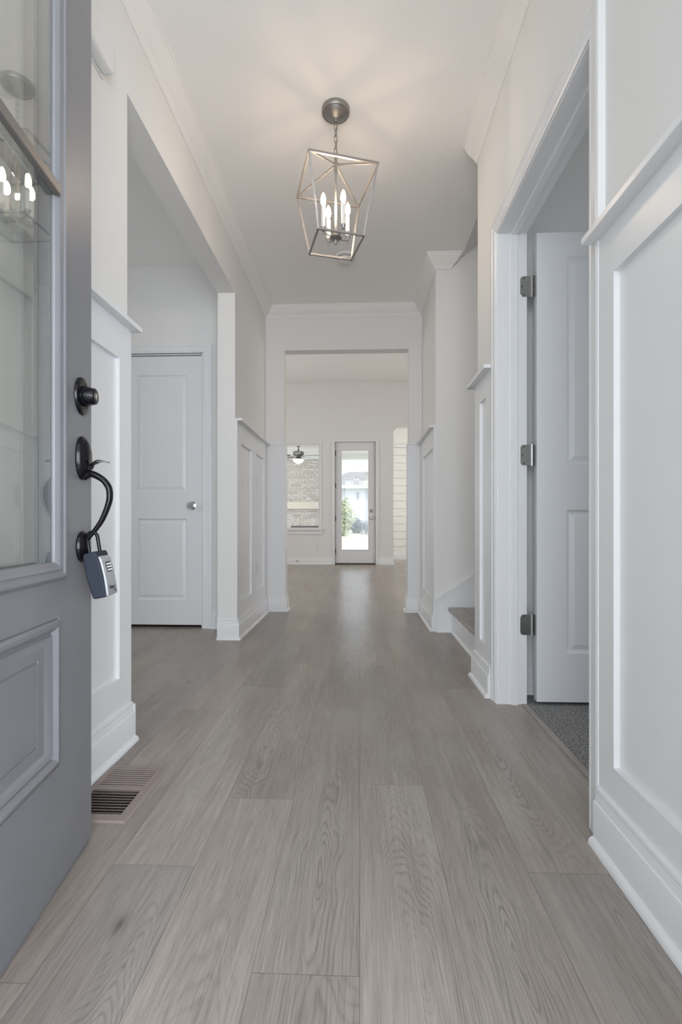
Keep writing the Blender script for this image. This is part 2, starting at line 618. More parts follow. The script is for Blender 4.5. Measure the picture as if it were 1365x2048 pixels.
        if bevel > 0:
            md = o.modifiers.new('edge', 'BEVEL')
            md.width = bevel
            md.segments = segs
            md.limit_method = 'ANGLE'
            md.angle_limit = R(40)
        return o


def struct(o, label=None):
    o['kind'] = 'structure'
    if label:
        o['label'] = label
    return o


def thing(name, label, cat, loc=(0, 0, 0), rz=0.0, group=None):
    o = bpy.data.objects.new(name, None)
    o.empty_display_size = 0.05
    o.location = loc
    o.rotation_euler = (0, 0, rz)
    COL.objects.link(o)
    return tag(o, label, cat, group)


def tag(o, label, cat, group=None, kind=None):
    o['label'] = label
    if cat:
        o['category'] = cat
    if group:
        o['group'] = group
    if kind:
        o['kind'] = kind
    return o


def sempty(name, label, loc=(0, 0, 0), rz=0.0):
    o = bpy.data.objects.new(name, None)
    o.empty_display_size = 0.05
    o.location = loc
    o.rotation_euler = (0, 0, rz)
    COL.objects.link(o)
    return struct(o, label)


# ------------------------------------------------------------------ dimensions
XL, XR, XRF = -0.85, 0.608, 0.555          # corridor wall faces
CZ = 2.735                                  # foyer ceiling
Y0 = 0.30                                   # inside face of the front wall
YO1, YO2, ZO = 1.76, 3.31, 2.362            # cased opening in the left wall
YB, YB2 = 4.40, 4.51                        # wall to the great room
XB1, XB2, ZB = -0.682, 0.438, 2.352         # its opening
YJ1, YJ2, ZJ = 1.307, 2.165, 2.055          # study doorway in the right wall
YE = 2.55                                   # end of the right wall, start of the stairs
YS = 3.60                                   # far wall of the stairs
YW, YW2, GZ = 9.44, 9.58, 3.50              # far wall and ceiling of the great room
YC = 3.655                                  # closet wall
random.seed(4)

# ------------------------------------------------------------------ floor: single planks, real hole for the register
PW, PL = 0.19, 1.24
ENDS = {-4: 0.82, -3: 1.115, -2: 1.398, -1: 0.855, 0: 1.485, 1: 0.626, 2: 1.125}
HOLE = (-0.786, -0.645, 1.30, 1.548)


def make_floor(name, x0, x1, y0, y1, hole=None, gaps=()):
    verts, faces, uvs, sds = [], [], [], []
    c0, c1 = math.floor(x0 / PW), math.ceil(x1 / PW)
    for c in range(c0, c1):
        e = ENDS.get(c, random.Random(c * 7 + 3).random() * PL)
        k0 = math.floor((y0 - e) / PL)
        k = k0
        while e + k * PL < y1:
            ya, yb = e + k * PL, e + (k + 1) * PL
            xa, xb = c * PW, (c + 1) * PW
            rr = random.Random(c * 131 + k * 17 + 5)
            s1, s2 = rr.random(), rr.random()
            a, b, d, f = max(xa, x0), min(xb, x1), max(ya, y0), min(yb, y1)
            if b > a and f > d:
                rects = [(a, b, d, f)]
                if hole and not (b <= hole[0] or a >= hole[1] or f <= hole[2] or d >= hole[3]):
                    hx0, hx1, hy0, hy1 = max(a, hole[0]), min(b, hole[1]), max(d, hole[2]), min(f, hole[3])
                    rects = [(a, b, d, hy0), (a, b, hy1, f), (a, hx0, hy0, hy1), (hx1, b, hy0, hy1)]
                for (p, q, r_, t) in rects:
                    if q - p < 1e-5 or t - r_ < 1e-5:
                        continue
                    o = len(verts)
                    verts += [(p, r_, 0), (q, r_, 0), (q, t, 0), (p, t, 0)]
                    faces.append((o, o + 1, o + 2, o + 3))
                    for (x, y) in ((p, r_), (q, r_), (q, t), (p, t)):
                        uvs.append((x - xa, y - ya))
                        sds.append((s1, s2))
            k += 1
    me = bpy.data.meshes.new(name)
    me.from_pydata(verts, [], faces)
    u1 = me.uv_layers.new(name='plank')
    u2 = me.uv_layers.new(name='seed')
    for i in range(len(uvs)):
        u1.data[i].uv = uvs[i]
        u2.data[i].uv = sds[i]
    me.materials.append(M_WOOD)
    o = bpy.data.objects.new(name, me)
    COL.objects.link(o)
    return o


XCARP = 0.727
# one floor mesh in three rectangles joined through the same plank grid
fl = make_floor('floor', -4.4, XCARP, Y0 - 0.16, 10.79, HOLE)
struct(fl, 'grey greige wood plank floor running down the foyer')
fl2 = make_floor('floor', XCARP, 4.0, YE, 10.79)
struct(fl2, 'grey wood plank floor beyond the stairs and in the great room')
sub = MB().box(-4.4, -0.80, Y0 - 0.16, 10.79, -0.12, -0.07).box(-0.80, -0.63, Y0 - 0.16, 10.79, -0.14, -0.10).box(-0.63, 4.0, Y0 - 0.16, 10.79, -0.12, -0.07)
struct(sub.obj('floor_subfloor', M_CONC), 'subfloor below the planks')
cp = MB().box(XCARP + 0.004, 4.0, Y0, 2.40, -0.02, 0.006).obj('floor_carpet', M_CARPET)
struct(cp, 'speckled grey carpet in the study beyond the right doorway')

# ------------------------------------------------------------------ walls
w = MB()
w.box(XL - 0.12, XL, Y0, YO1, 0, CZ)                     # before the opening
w.box(XL - 0.12, XL, YO1, YO2, ZO, CZ)                    # header
w.box(XL - 0.12, XL, YO2, YB, 0, CZ)                      # pier beyond
struct(w.obj('wall_left', M_WALL), 'left foyer wall with a wide cased opening')

w = MB()
XR2 = XR + 0.115
w.box(XR, XR2, Y0, YJ1 - 0.012, 0, CZ)
w.box(XR, XR2, YJ1 - 0.012, YJ2 + 0.012, ZJ + 0.012, CZ)
w.box(XR, XR2, YJ2 + 0.012, 2.43, 0, CZ)
w.box(XR, 3.0, 2.43, YE, 0, 5.2)
struct(w.obj('wall_right', M_WALL), 'right foyer wall with the study doorway')

w = MB()
w.box(XRF, 0.76, YS, YB, 0, CZ)
w.prism([(0.76, 0), (3.0, 0), (3.0, 5.2), (0.76, 5.2)], YS, YS + 0.8, 'XZ')
struct(w.obj('wall_stair', M_WALL), 'plain wall behind the first stair, right of the great room opening')

w = MB()
w.box(-4.4, XB1, YB, YB2, 0, GZ)
w.box(XB2, 4.0, YB, YB2, 0, GZ)
w.box(XB1, XB2, YB, YB2, ZB, GZ)
struct(w.obj('wall_back', M_WALL), 'cross wall at the end of the foyer with an opening to the great room')

w = MB()
w.box(-4.4, -1.812, YC, YC + 0.115, 0, CZ)
w.box(-1.812, -1.187, YC, YC + 0.115, 2.072, CZ)
w.box(-1.187, XL - 0.12, YC, YC + 0.115, 0, CZ)
struct(w.obj('wall_closet', M_WALL), 'side hall wall holding the closed white closet door')

w = MB()
w.box(-4.52, -4.4, Y0, YW2, 0, GZ)
struct(w.obj('wall_west', M_WALL), 'outer wall on the left side')
w = MB()
w.box(4.0, 4.12, Y0, YW2, 0, GZ)
struct(w.obj('wall_east', M_WALL), 'outer wall on the right side')
w = MB()
w.box(-4.52, -0.60, Y0 - 0.1, Y0, -0.01, CZ).box(0.42, 4.12, Y0 - 0.1, Y0, -0.01, CZ).box(-0.60, 0.42, Y0 - 0.1, Y0, 2.44, CZ)
struct(w.obj('wall_front', M_WALL), 'front wall around the open entrance')
w = MB()
w.box(XR2, 4.0, 2.30, 2.43, 0, CZ)
struct(w.obj('wall_study', M_WALL), 'study wall behind the open white door')

# far wall of the great room: window, glazed door, opening to the nook
WX0, WX1, WZ0, WZ1 = -1.69, -0.772, 0.69, 2.332
DX0, DX1, DZ1 = -0.475, 0.301, 2.362
NX0, NX1, NZ1 = 0.645, 2.3, 2.635
w = MB()
w.box(-4.4, WX0, YW, YW2, 0, GZ)
w.box(WX0, WX1, YW, YW2, 0, WZ0).box(WX0, WX1, YW, YW2, WZ1, GZ)
w.box(WX1, DX0, YW, YW2, 0, GZ)
w.box(DX0, DX1, YW, YW2, DZ1, GZ)
w.box(DX1, NX0, YW, YW2, 0, GZ)
w.box(NX0, NX1, YW, YW2, NZ1, GZ)
w.prism([(NX0, NZ1 - 0.085), (NX0 + 0.085, NZ1), (NX0, NZ1)], YW, YW2, 'XZ')
w.box(NX1, 4.0, YW, YW2, 0, GZ)
struct(w.obj('wall_far', M_WALL), 'far wall of the great room')
# nook
w = MB()
w.box(NX0 - 0.12, NX0 - 0.001, YW2, 10.79, 0, 2.95).box(3.0, 3.12, YW2, 10.79, 0, 2.95)
struct(w.obj('wall_nook_side', M_WALL), 'side walls of the nook')
w = MB()
w.box(NX0 - 0.12, 3.12, 10.81, 10.93, 0, 2.95)
z = 0.12
while z < 2.44:
    w.box(NX0 - 0.001, 3.0, 10.79, 10.81, z, min(z + 0.156, 2.46))
    z += 0.167
struct(w.obj('wall_nook', M_SHIP, bevel=0.0), 'white shiplap wall seen through the narrow opening')
w = MB()
w.box(NX0 - 0.001, 3.0, 10.772, 10.81, 0, 0.12).box(NX0 - 0.001, 3.0, 10.775, 10.81, 2.46, 2.51)
struct(w.obj('baseboard_nook', M_TRIM), 'white baseboard and top band on the shiplap wall')
w = MB()
w.box(NX0 - 0.12, 3.12, YW2, 10.93, 2.95, 3.05)
struct(w.obj('ceiling_nook', M_CEIL), 'nook ceiling')

# ceilings
w = MB()
w.box(-4.52, XR2, Y0 - 0.1, YB2, CZ, CZ + 0.1)
w.box(XR2, 0.745, YE, YB2, CZ, CZ + 0.1)
w.box(XR2, 4.12, Y0 - 0.1, YE - 0.03, CZ, CZ + 0.1)
struct(w.obj('ceiling', M_CEIL), 'smooth foyer ceiling')
w = MB()
w.prism([(0.745, CZ), (3.0, CZ + 1.7), (3.0, CZ + 1.8), (0.745, CZ + 0.1)], YE, YS, 'XZ')
struct(w.obj('ceiling_stair', M_CEIL), 'sloped ceiling rising above the stairs')
w = MB()
w.box(-4.52, 4.12, YB2 - 0.11, YW2, GZ, GZ + 0.1)
struct(w.obj('ceiling_great_room', M_CEIL), 'high great room ceiling')
w = MB()
w.box(3.0, 3.1, YE, YS, 0, 5.2)
struct(w.obj('wall_stair_end', M_WALL), 'wall at the top of the stairs')

# ------------------------------------------------------------------ mouldings
BASE = [(0, 0), (0.016, 0), (0.016, 0.100), (0.0145, 0.104), (0.012, 0.106), (0.008, 0.127), (0.0095, 0.131), (0.008, 0.138), (0, 0.139)]
SHOE = [(0, 0), (0.013, 0), (0.0125, 0.006), (0.010, 0.012), (0.006, 0.016), (0, 0.018)]
CROWN = [(0, 0), (0.0, -0.092), (0.008, -0.092), (0.010, -0.084), (0.015, -0.080), (0.020, -0.070), (0.034, -0.060), (0.050, -0.043),
         (0.060, -0.026), (0.066, -0.020), (0.068, -0.010), (0.074, -0.008), (0.076, 0.0)]
CT = 0.015       # wainscot cladding thickness


def base_run(mb, p0, p1, n, m0=0, m1=0, off=CT):
    n = Vector(n)
    p0, p1 = Vector(p0), Vector(p1)
    t = (p1 - p0).normalized()
    a, b = p0 + n * off - t * m0 * off, p1 + n * off + t * m1 * off
    mb.run(a, b, n, BASE, m0, m1)
    mb.run(a + n * 0.016 - t * m0 * 0.016, b + n * 0.016 + t * m1 * 0.016, n, SHOE, m0, m1)


def cap_run(mb, p0, p1, n, z, e0=0.0, e1=0.0):
    """flat plate-rail cap"""
    p0, p1, n = Vector(p0), Vector(p1), Vector(n)
    t = (p1 - p0).normalized()
    a, b = p0 - t * e0, p1 + t * e1
    q = [a, a + n * 0.048, b + n * 0.048, b]
    mb.add([(p.x, p.y, z) for p in q] + [(p.x, p.y, z + 0.018) for p in q],
           [(0, 3, 2, 1), (4, 5, 6, 7), (0, 1, 5, 4), (1, 2, 6, 5), (2, 3, 7, 6), (3, 0, 4, 7)])


def wainscot(X, s, y0, y1, panels, zt, zb, ztop=1.492):
    """board frame on a wall plane X, room on side s (+1 = +X)"""
    mb = MB()
    a, b = X, X + s * CT
    mb.box(a, X + s * 0.001, y0 + 0.001, y1 - 0.001, zb - 0.01, zt + 0.01)
    mb.box(a, b, y0, y1, 0, zb)
    mb.box(a, b, y0, y1, zt, ztop)
    ys = [y0] + [q for p in panels for q in p] + [y1]
    for i in range(0, len(ys), 2):
        if ys[i + 1] - ys[i] > 0.002:
            mb.box(a, b, ys[i], ys[i + 1], zb, zt)
    return mb


# left, before the opening
o = struct(wainscot(XL, 1, Y0, YO1, [(0.55, 1.673)], 1.366, 0.25).obj('trim_1', M_TRIM, bevel=0.0025), 'white board wainscot beside the open front door')
mb = MB()
cap_run(mb, (XL, Y0), (XL, YO1), (1, 0), 1.492, 0, 0.02)
o2 = mb.obj('rail_cap', M_TRIM, o, bevel=0.002)
# left, beyond the opening
o = struct(wainscot(XL, 1, YO2, YB, [(3.43, 3.76), (3.93, 4.24)], 1.352, 0.25).obj('trim_2', M_TRIM, bevel=0.0025), 'white two-panel wainscot left of the great room opening')
mb = MB()
cap_run(mb, (XL, YO2), (XL, YB), (1, 0), 1.492, 0.0, 0)
mb.obj('rail_cap', M_TRIM, o, bevel=0.002)
# right, near the camera
o = struct(wainscot(XR, -1, Y0, YJ1 - 0.07, [(0.42, 1.168)], 1.380, 0.218).obj('trim_3', M_TRIM, bevel=0.003), 'white board wainscot nearest the camera on the right')
mb = MB()
cap_run(mb, (XR, Y0), (XR, YJ1 - 0.07), (-1, 0), 1.492, 0, 0.025)
mb.obj('rail_cap', M_TRIM, o, bevel=0.002)
# right, between the doorway and the stairs
o = struct(wainscot(XR, -1, YJ2 + 0.07, YE, [(2.335, 2.45)], 1.385, 0.218).obj('trim_4', M_TRIM, bevel=0.0025), 'narrow white wainscot panel between study doorway and stairs')
mb = MB()
cap_run(mb, (XR, YJ2 + 0.07), (XR, YE), (-1, 0), 1.492, 0, 0.0)
cap_run(mb, (XR - 0.048, YE), (XR + 0.1, YE), (0, 1), 1.492, 0, 0)
mb.obj('rail_cap', M_TRIM, o, bevel=0.002)
# right, beyond the stairs
o = struct(wainscot(XRF, -1, YS, YB, [(3.66, 4.20)], 1.348, 0.236).obj('trim_5', M_TRIM, bevel=0.0025), 'white one-panel wainscot right of the great room opening')
mb = MB()
cap_run(mb, (XRF, YS), (XRF, YB), (-1, 0), 1.492, 0, 0)
mb.obj('rail_cap', M_TRIM, o, bevel=0.002)
# plain boards on the two piers of the cross wall
for k, (a, b) in enumerate(((XL + CT, XB1 + 0.012), (XB2 - 0.012, XRF - CT))):
    mb = MB().box(a, b, YB - 0.012, YB, 0, 1.492).box(a, b, YB - 0.016, YB, 1.492, 1.505)
    if k == 0:
        mb.box(XB1, XB1 + 0.012, YB, YB2, 0, 1.505)
    else:
        mb.box(XB2 - 0.012, XB2, YB, YB2, 0, 1.505)
    struct(mb.obj('trim_%d' % (6 + k), M_TRIM, bevel=0.002), 'plain white board on the %s pier of the cross wall' % ('left', 'right')[k])

# baseboards
mb = MB()
base_run(mb, (XL, Y0), (XL, YO1), (1, 0), 0, 0)
mb.box(XL - 0.12, XL + CT + 0.012, YO1, YO1 + 0.010, 0, 0.13)
struct(mb.obj('baseboard_left', M_TRIM, smooth=True, angle=25), 'tall white baseboard left of the entrance')
mb = MB()
base_run(mb, (XL - 0.12, YO2), (XL + CT, YO2), (0, -1), 0, 1, 0.0)
base_run(mb, (XL + CT, YO2), (XL + CT, YB - 0.012), (1, 0), 1, -1, 0.0)
base_run(mb, (XL + CT, YB - 0.012), (XB1 + 0.012, YB - 0.012), (0, -1), -1, 1, 0.0)
base_run(mb, (XB1 + 0.012, YB - 0.012), (XB1 + 0.012, YB2), (1, 0), 1, 0, 0.0)
struct(mb.obj('baseboard_left_far', M_TRIM, smooth=True, angle=25), 'white baseboard wrapping the left pier')
mb = MB()
base_run(mb, (XR - CT, Y0), (XR - CT, YJ1 - 0.072), (-1, 0), 0, 0, 0.0)
struct(mb.obj('baseboard_right', M_TRIM, smooth=True, angle=25), 'tall white baseboard nearest the camera on the right')
mb = MB()
base_run(mb, (XR - CT, YJ2 + 0.072), (XR - CT, YE), (-1, 0), 0, 1, 0.0)
base_run(mb, (XR - CT, YE), (0.66, YE), (0, 1), 1, 0, 0.0)
struct(mb.obj('baseboard_right_middle', M_TRIM, smooth=True, angle=25), 'short white baseboard between study doorway and stairs')
mb = MB()
base_run(mb, (XB2 - 0.012, YB2), (XB2 - 0.012, YB - 0.012), (-1, 0), 0, 1, 0.0)
base_run(mb, (XB2 - 0.012, YB - 0.012), (XRF - CT, YB - 0.012), (0, -1), 1, -1, 0.0)
base_run(mb, (XRF - CT, YB - 0.012), (XRF - CT, YS), (-1, 0), -1, 0, 0.0)
struct(mb.obj('baseboard_right_far', M_TRIM, smooth=True, angle=25), 'white baseboard wrapping the right pier')
mb = MB()
base_run(mb, (-4.4, YC), (-1.88, YC), (0, -1), 0, 0, 0.0)
base_run(mb, (-1.115, YC), (XL - 0.12, YC), (0, -1), 0, 0, 0.0)
struct(mb.obj('baseboard_closet', M_TRIM, smooth=True, angle=25), 'white baseboard beside the closet door')
mb = MB()
base_run(mb, (-4.4, YW), (DX0 - 0.065, YW), (0, -1), 0, 0, 0.0)
base_run(mb, (DX1 + 0.065, YW), (NX0, YW), (0, -1), 0, 1, 0.0)
struct(mb.obj('baseboard_far', M_TRIM, smooth=True, angle=25), 'white baseboard on the far great room wall')
mb = MB()
base_run(mb, (XR2, 2.30), (4.0, 2.30), (0, -1), 0, 0, 0.0)
struct(mb.obj('baseboard_study', M_TRIM, smooth=True, angle=25), 'white baseboard in the study')

# crown
mb = MB()
mb.run((XL, Y0), (XL, YB), (1, 0), CROWN, 0, -1, CZ)
mb.run((XL, YB), (XRF, YB), (0, -1), CROWN, -1, -1, CZ)
mb.run((XRF, YB), (XRF, YS), (-1, 0), CROWN, -1, 1, CZ)
mb.run((XRF, YS), (0.66, YS), (0, -1), CROWN, 1, 1, CZ)
struct(mb.obj('trim_8', M_CROWN, smooth=True, angle=25), 'white crown moulding along the left and far walls')
mb = MB()
mb.run((XR, Y0), (XR, YE), (-1, 0), CROWN, 0, 0, CZ)
struct(mb.obj('trim_9', M_CROWN, smooth=True, angle=25), 'white crown moulding above the study doorway')

# ------------------------------------------------------------------ casings
CASW = 0.066
CASP = [(0, 0), (0.0, 0.009), (0.006, 0.012), (0.014, 0.010), (0.018, 0.013), (0.030, 0.0135), (0.044, 0.015), (0.048, 0.018), (0.058, 0.019), (0.064, 0.017), (0.066, 0.0)]


def casing(mb, axis, plane, sgn, a0, a1, zt, z0=0.0, bottom=False):
    """mitred casing around an opening a0..a1 up to zt; plane = wall face, sgn = direction the casing sticks out"""
    def P(a, o, z):
        return (plane + sgn * o, a, z) if axis == 'Y' else (a, plane + sgn * o, z)
    k = len(CASP)
    path = []
    for wd, o in CASP:
        path.append([P(a0 - wd, o, z0 - (wd if bottom else 0)), P(a0 - wd, o, zt + wd), P(a1 + wd, o, zt + wd), P(a1 + wd, o, z0 - (wd if bottom else 0))])
    nseg = 4 if bottom else 3
    vs = [path[j][i] for i in range(4) for j in range(k)]
    fs = []
    for i in range(nseg):
        i2 = (i + 1) % 4
        for j in range(k):
            l = (j + 1) % k
            fs.append((i * k + j, i * k + l, i2 * k + l, i2 * k + j))
    if not bottom:
        fs.append(tuple(range(k)))
        fs.append(tuple(range(4 * k - 1, 3 * k - 1, -1)))
    mb.add(vs, fs)


# study doorway
jm = MB()
jm.box(XR - 0.004, XR2 + 0.006, YJ1 - 0.018, YJ1, 0, ZJ + 0.018)
jm.box(XR - 0.004, XR2 + 0.006, YJ2, YJ2 + 0.018, 0, ZJ + 0.018)
jm.box(XR - 0.004, XR2 + 0.006, YJ1, YJ2, ZJ, ZJ + 0.018)
jm.box(XR + 0.052, XR2 - 0.036, YJ1, YJ1 + 0.010, 0, ZJ)      # stops
jm.box(XR + 0.052, XR2 - 0.036, YJ2 - 0.010, YJ2, 0, ZJ)
jm.box(XR + 0.052, XR2 - 0.036, YJ1 + 0.010, YJ2 - 0.010, ZJ - 0.010, ZJ)
fr = struct(jm.obj('trim_10', M_TRIM, bevel=0.0012), 'white jamb of the study doorway')
mb = MB()
casing(mb, 'Y', XR, -1, YJ1 - 0.004, YJ2 + 0.004, ZJ + 0.004)
mb.obj('casing', M_TRIM, fr, smooth=True, angle=25)
mb = MB().box(XCARP - 0.022, XCARP + 0.006, YJ1, YJ2, 0.0, 0.0035)
mb.obj('threshold_strip', M_TREAD, fr)


def butt_hinge(root, x, y, zc, parent_name='hinge'):
    """hinge at the far jamb: leaf on the jamb faces -Y, leaf on the door edge faces -X"""
    h = MB()
    pr = []
    x0, x1, r = x - 0.046, x - 0.002, 0.015
    for cx_, cz_, a0 in ((x0 + r, zc - 0.045 + r, 180), (x0 + r, zc + 0.045 - r, 90)):
        pass
    poly = [(x1, zc - 0.045)]
    for t in range(0, 91, 15):
        a = R(270 - t)
        poly.append((x0 + r + r * math.cos(a), zc - 0.045 + r + r * math.sin(a)))
    for t in range(0, 91, 15):
        a = R(180 - t)
        poly.append((x0 + r + r * math.cos(a), zc + 0.045 - r + r * math.sin(a)))
    poly.append((x1, zc + 0.045))
    h.prism(poly, y - 0.0022, y + 0.001, 'XZ')
    ho = h.obj(parent_name, M_CHROME, root, bevel=0.0005)
    k = MB()
    for i in range(5):
        k.lathe([(0, zc - 0.045 + i * 0.018), (0.0055, zc - 0.045 + i * 0.018 + 0.0006), (0.0055, zc - 0.045 + i * 0.018 + 0.0172), (0, zc - 0.045 + (i + 1) * 0.018)], (x + 0.004, y - 0.003, 0), seg=16)
    k.lathe([(0, zc - 0.050), (0.004, zc - 0.048), (0.004, zc + 0.047), (0, zc + 0.050)], (x + 0.004, y - 0.003, 0), seg=12)
    k.obj('knuckle', M_CHROME, ho, smooth=True)
    l = MB()
    poly = []
    yy0, yy1 = y - 0.012, y + 0.014
    poly = [(yy0, zc - 0.045), (yy1 - 0.01, zc - 0.045), (yy1, zc - 0.035), (yy1, zc + 0.035), (yy1 - 0.01, zc + 0.045), (yy0, zc + 0.045)]
    l.prism(poly, x + 0.012, x + 0.0145, 'YZ')
    l.obj('door_leaf', M_CHROME, ho)
    s = MB()
    for sx_, sz_ in ((x - 0.030, zc + 0.036), (x - 0.037, zc), (x - 0.030, zc - 0.036)):
        s.lathe([(0.0032, 0.0), (0.0032, 0.0012), (0, 0.0006)], (sx_, y - 0.0020, sz_), 'Y-', 12)
    s.obj('screws', M_SLOT, ho)
    return ho


PPROF = [(0, 0), (0.003, -0.002), (0.010, -0.0105), (0.016, -0.012), (0.019, -0.011), (0.036, -0.0035), (0.038, -0.0035)]
# study door, standing open
d2 = sempty('door_2', 'white two-panel study door standing open on steel hinges', (0.765, 2.147, 0))
sl = MB()
pn = [(0.125, 0.715, 1.045, 1.945), (0.125, 0.715, 0.230, 0.850)]
sl.panelled(0, 0.84, 0.020, 2.045, 0, -1, pn, PPROF)
sl.panelled(0, 0.84, 0.020, 2.045, 0.035, 1, pn, PPROF)
sl.slab_sides(0, 0.84, 0, 0.035, 0.020, 2.045)
sl.obj('slab', M_DOORW, d2, smooth=True, angle=20)
for zc in (1.822, 1.088, 0.349):
    butt_hinge(d2, 0.745 - 0.765, YJ2 - 2.147, zc)
kb = MB()
kb.lathe([(0.032, 0), (0.032, 0.004), (0.014, 0.010), (0.011, 0.03), (0.02, 0.038), (0.027, 0.05), (0.024, 0.062), (0, 0.066)], (0.775, 0, 0.93), 'Y-', 24)
kb.obj('knob', M_CHROME, d2, smooth=True)

# closet door
d3 = sempty('door_3', 'white two-panel closet door, shut, in the side hall', (-1.805, YC + 0.012, 0))
sl = MB()
pn = [(0.112, 0.497, 1.032, 1.918), (0.112, 0.497, 0.211, 0.828)]
sl.panelled(0, 0.608, 0.022, 2.058, 0, -1, pn, PPROF)
sl.slab_sides(0, 0.608, 0, 0.035, 0.022, 2.058)
sl.add([(0, 0.035, 0.022), (0.608, 0.035, 0.022), (0.608, 0.035, 2.058), (0, 0.035, 2.058)], [(0, 1, 2, 3)])
sl.obj('slab', M_DOORW, d3, smooth=True, angle=20)
kb = MB()
kb.lathe([(0.031, 0), (0.031, 0.004), (0.013, 0.010), (0.010, 0.028), (0.018, 0.034), (0.0265, 0.045), (0.0265, 0.052), (0.020, 0.062), (0, 0.065)], (0.536, 0, 0.926), 'Y-', 28)
kb.obj('knob', M_CHROME, d3, smooth=True)
lt = MB().box(0.6075, 0.6095, -0.001, 0.006, 0.905, 0.945)
lt.obj('latch_plate', M_CHROME, d3)
mb = MB()
mb.box(-1.832, -1.812, YC, YC + 0.115, 0, 2.09).box(-1.193, -1.187 + 0.001, YC, YC + 0.115, 0, 2.066).box(-1.812, -1.187, YC, YC + 0.115, 2.066, 2.085)
mb.box(-1.812, -1.187, YC + 0.049, YC + 0.060, 2.04, 2.066).box(-1.203, -1.193, YC + 0.049, YC + 0.06, 0, 2.05)
fr = struct(mb.obj('trim_11', M_TRIM), 'white frame of the closet door')
mb = MB()
casing(mb, 'X', YC, -1, -1.818, -1.181, 2.076)
mb.obj('casing', M_TRIM, fr, smooth=True, angle=25)
mb = MB().box(-1.9, -1.1, YC + 0.115, YC + 0.7, -0.01, 0.0).box(-1.9, -1.1, YC + 0.69, YC + 0.7, 0, 2.1)
struct(mb.obj('wall_closet_inside', M_WALL), 'inside of the closet')

# ------------------------------------------------------------------ stairs
st = thing('staircase', 'first grey wood stair tread with white riser, rising to the right past the wainscot', 'stairs', (0.67, YS, 0))
RUN, RISE = 0.27, 0.187
rz0 = 0.182
for i in range(5):
    x = 0.0 + i * RUN
    zt = rz0 + i * RISE
    t = MB()
    y0, y1 = YE + 0.003 - YS, -0.018
    xn = x - 0.030
    pr = [(x + RUN, zt), (xn + 0.008, zt), (xn + 0.002, zt - 0.004), (xn, zt - 0.011), (xn, zt - 0.017), (xn + 0.003, zt - 0.024), (xn + 0.008, zt - 0.027), (x + RUN, zt - 0.027)]
    t.prism(pr, y0, y1, 'XZ')
    to = t.obj('tread', M_TREAD, st)
    r_ = MB().box(x, x + 0.018, y0, y1, max(0, zt - RISE), zt - 0.027)
    if i:
        r_ = MB().box(x, x + 0.018, y0, y1, zt - RISE, zt - 0.027)
    r_.obj('riser', M_TRIM, st)
sh = MB()
sh.run((0.0, YE - YS + 0.03), (0.0, -0.016), (-1, 0), SHOE, 0, 0)
sh.obj('shoe_moulding', M_TRIM, st, smooth=True)
sk = MB()
XA = XRF - 0.67
sk.prism([(XA, 0), (XA, 0.232), (1.3, 0.232 + (1.3 - XA) * 0.676), (1.3, 0.0)], -0.014, 0, 'XZ')
so_ = sk.obj('skirt_board', M_TRIM, st)
sk = MB()
for (o1, o2, th) in ((0.0, 0.010, 0.020), (0.010, 0.030, 0.017)):
    sk.prism([(XA, 0.240 - o1), (XA, 0.240 - o2), (1.3, 0.240 - o2 + (1.3 - XA) * 0.676), (1.3, 0.240 - o1 + (1.3 - XA) * 0.676)], -th, 0, 'XZ')
sk.obj('skirt_cap', M_TRIM, so_)
sk = MB()
sk.run((XA, -0.014), (0.0, -0.014), (0, -1), SHOE, 0, 0)
sk.obj('skirt_shoe', M_TRIM, so_, smooth=True)
st.location.y = YS - 0.001

# ------------------------------------------------------------------ front door, open
AX = math.atan2(0.9909, -0.1346)
d1 = sempty('door_1', 'grey panelled front door with tall glass, standing open at the left', (-0.670 + 0.1346 * 0.91, 1.198 - 0.9909 * 0.91, 0), AX)
DW, DH, DT, DB = 0.91, 2.42, 0.045, 0.016
lx0, lx1, lz0, lz1 = DW - 0.143 - 0.624, DW - 0.143, 0.668, 2.26
px0, px1, pz0, pz1 = DW - 0.742, DW - 0.168, 0.268, 0.588
sl = MB()
LOWP = [(0, 0), (0.0015, -0.003), (0.004, 0.002), (0.010, 0.006), (0.016, 0.0065), (0.024, 0.001), (0.027, -0.004), (0.030, -0.004), (0.033, 0.001),
        (0.038, 0.0), (0.046, -0.006), (0.050, -0.0075), (0.053, -0.0075), (0.073, -0.0075), (0.0745, -0.0095), (0.0765, -0.0095), (0.078, -0.0060), (0.080, -0.0060)]
for (yy, sg) in ((0.0, -1), (DT, 1)):
    sl.panelled(0, DW, DB, DH, yy, sg, [(px0, px1, pz0, pz1)], LOWP) if False else None


def door_face(mb, y, sg):
    # face with the lower panel and the hole for the glass
    xs = sorted({0, DW, px0, px1, lx0 + 0.02, lx1 - 0.02})
    zs = sorted({DB, DH, pz0, pz1, lz0 + 0.02, lz1 - 0.02})
    for i in range(len(xs) - 1):
        for j in range(len(zs) - 1):
            cx_, cz_ = (xs[i] + xs[i + 1]) / 2, (zs[j] + zs[j + 1]) / 2
            if px0 < cx_ < px1 and pz0 < cz_ < pz1:
                continue
            if lx0 + 0.02 < cx_ < lx1 - 0.02 and lz0 + 0.02 < cz_ < lz1 - 0.02:
                continue
            mb.add([(xs[i], y, zs[j]), (xs[i + 1], y, zs[j]), (xs[i + 1], y, zs[j + 1]), (xs[i], y, zs[j + 1])], [(0, 1, 2, 3)])
    mb.panelled(px0, px1, pz0, pz1, y, sg, [(px0, px1, pz0, pz1)], LOWP)


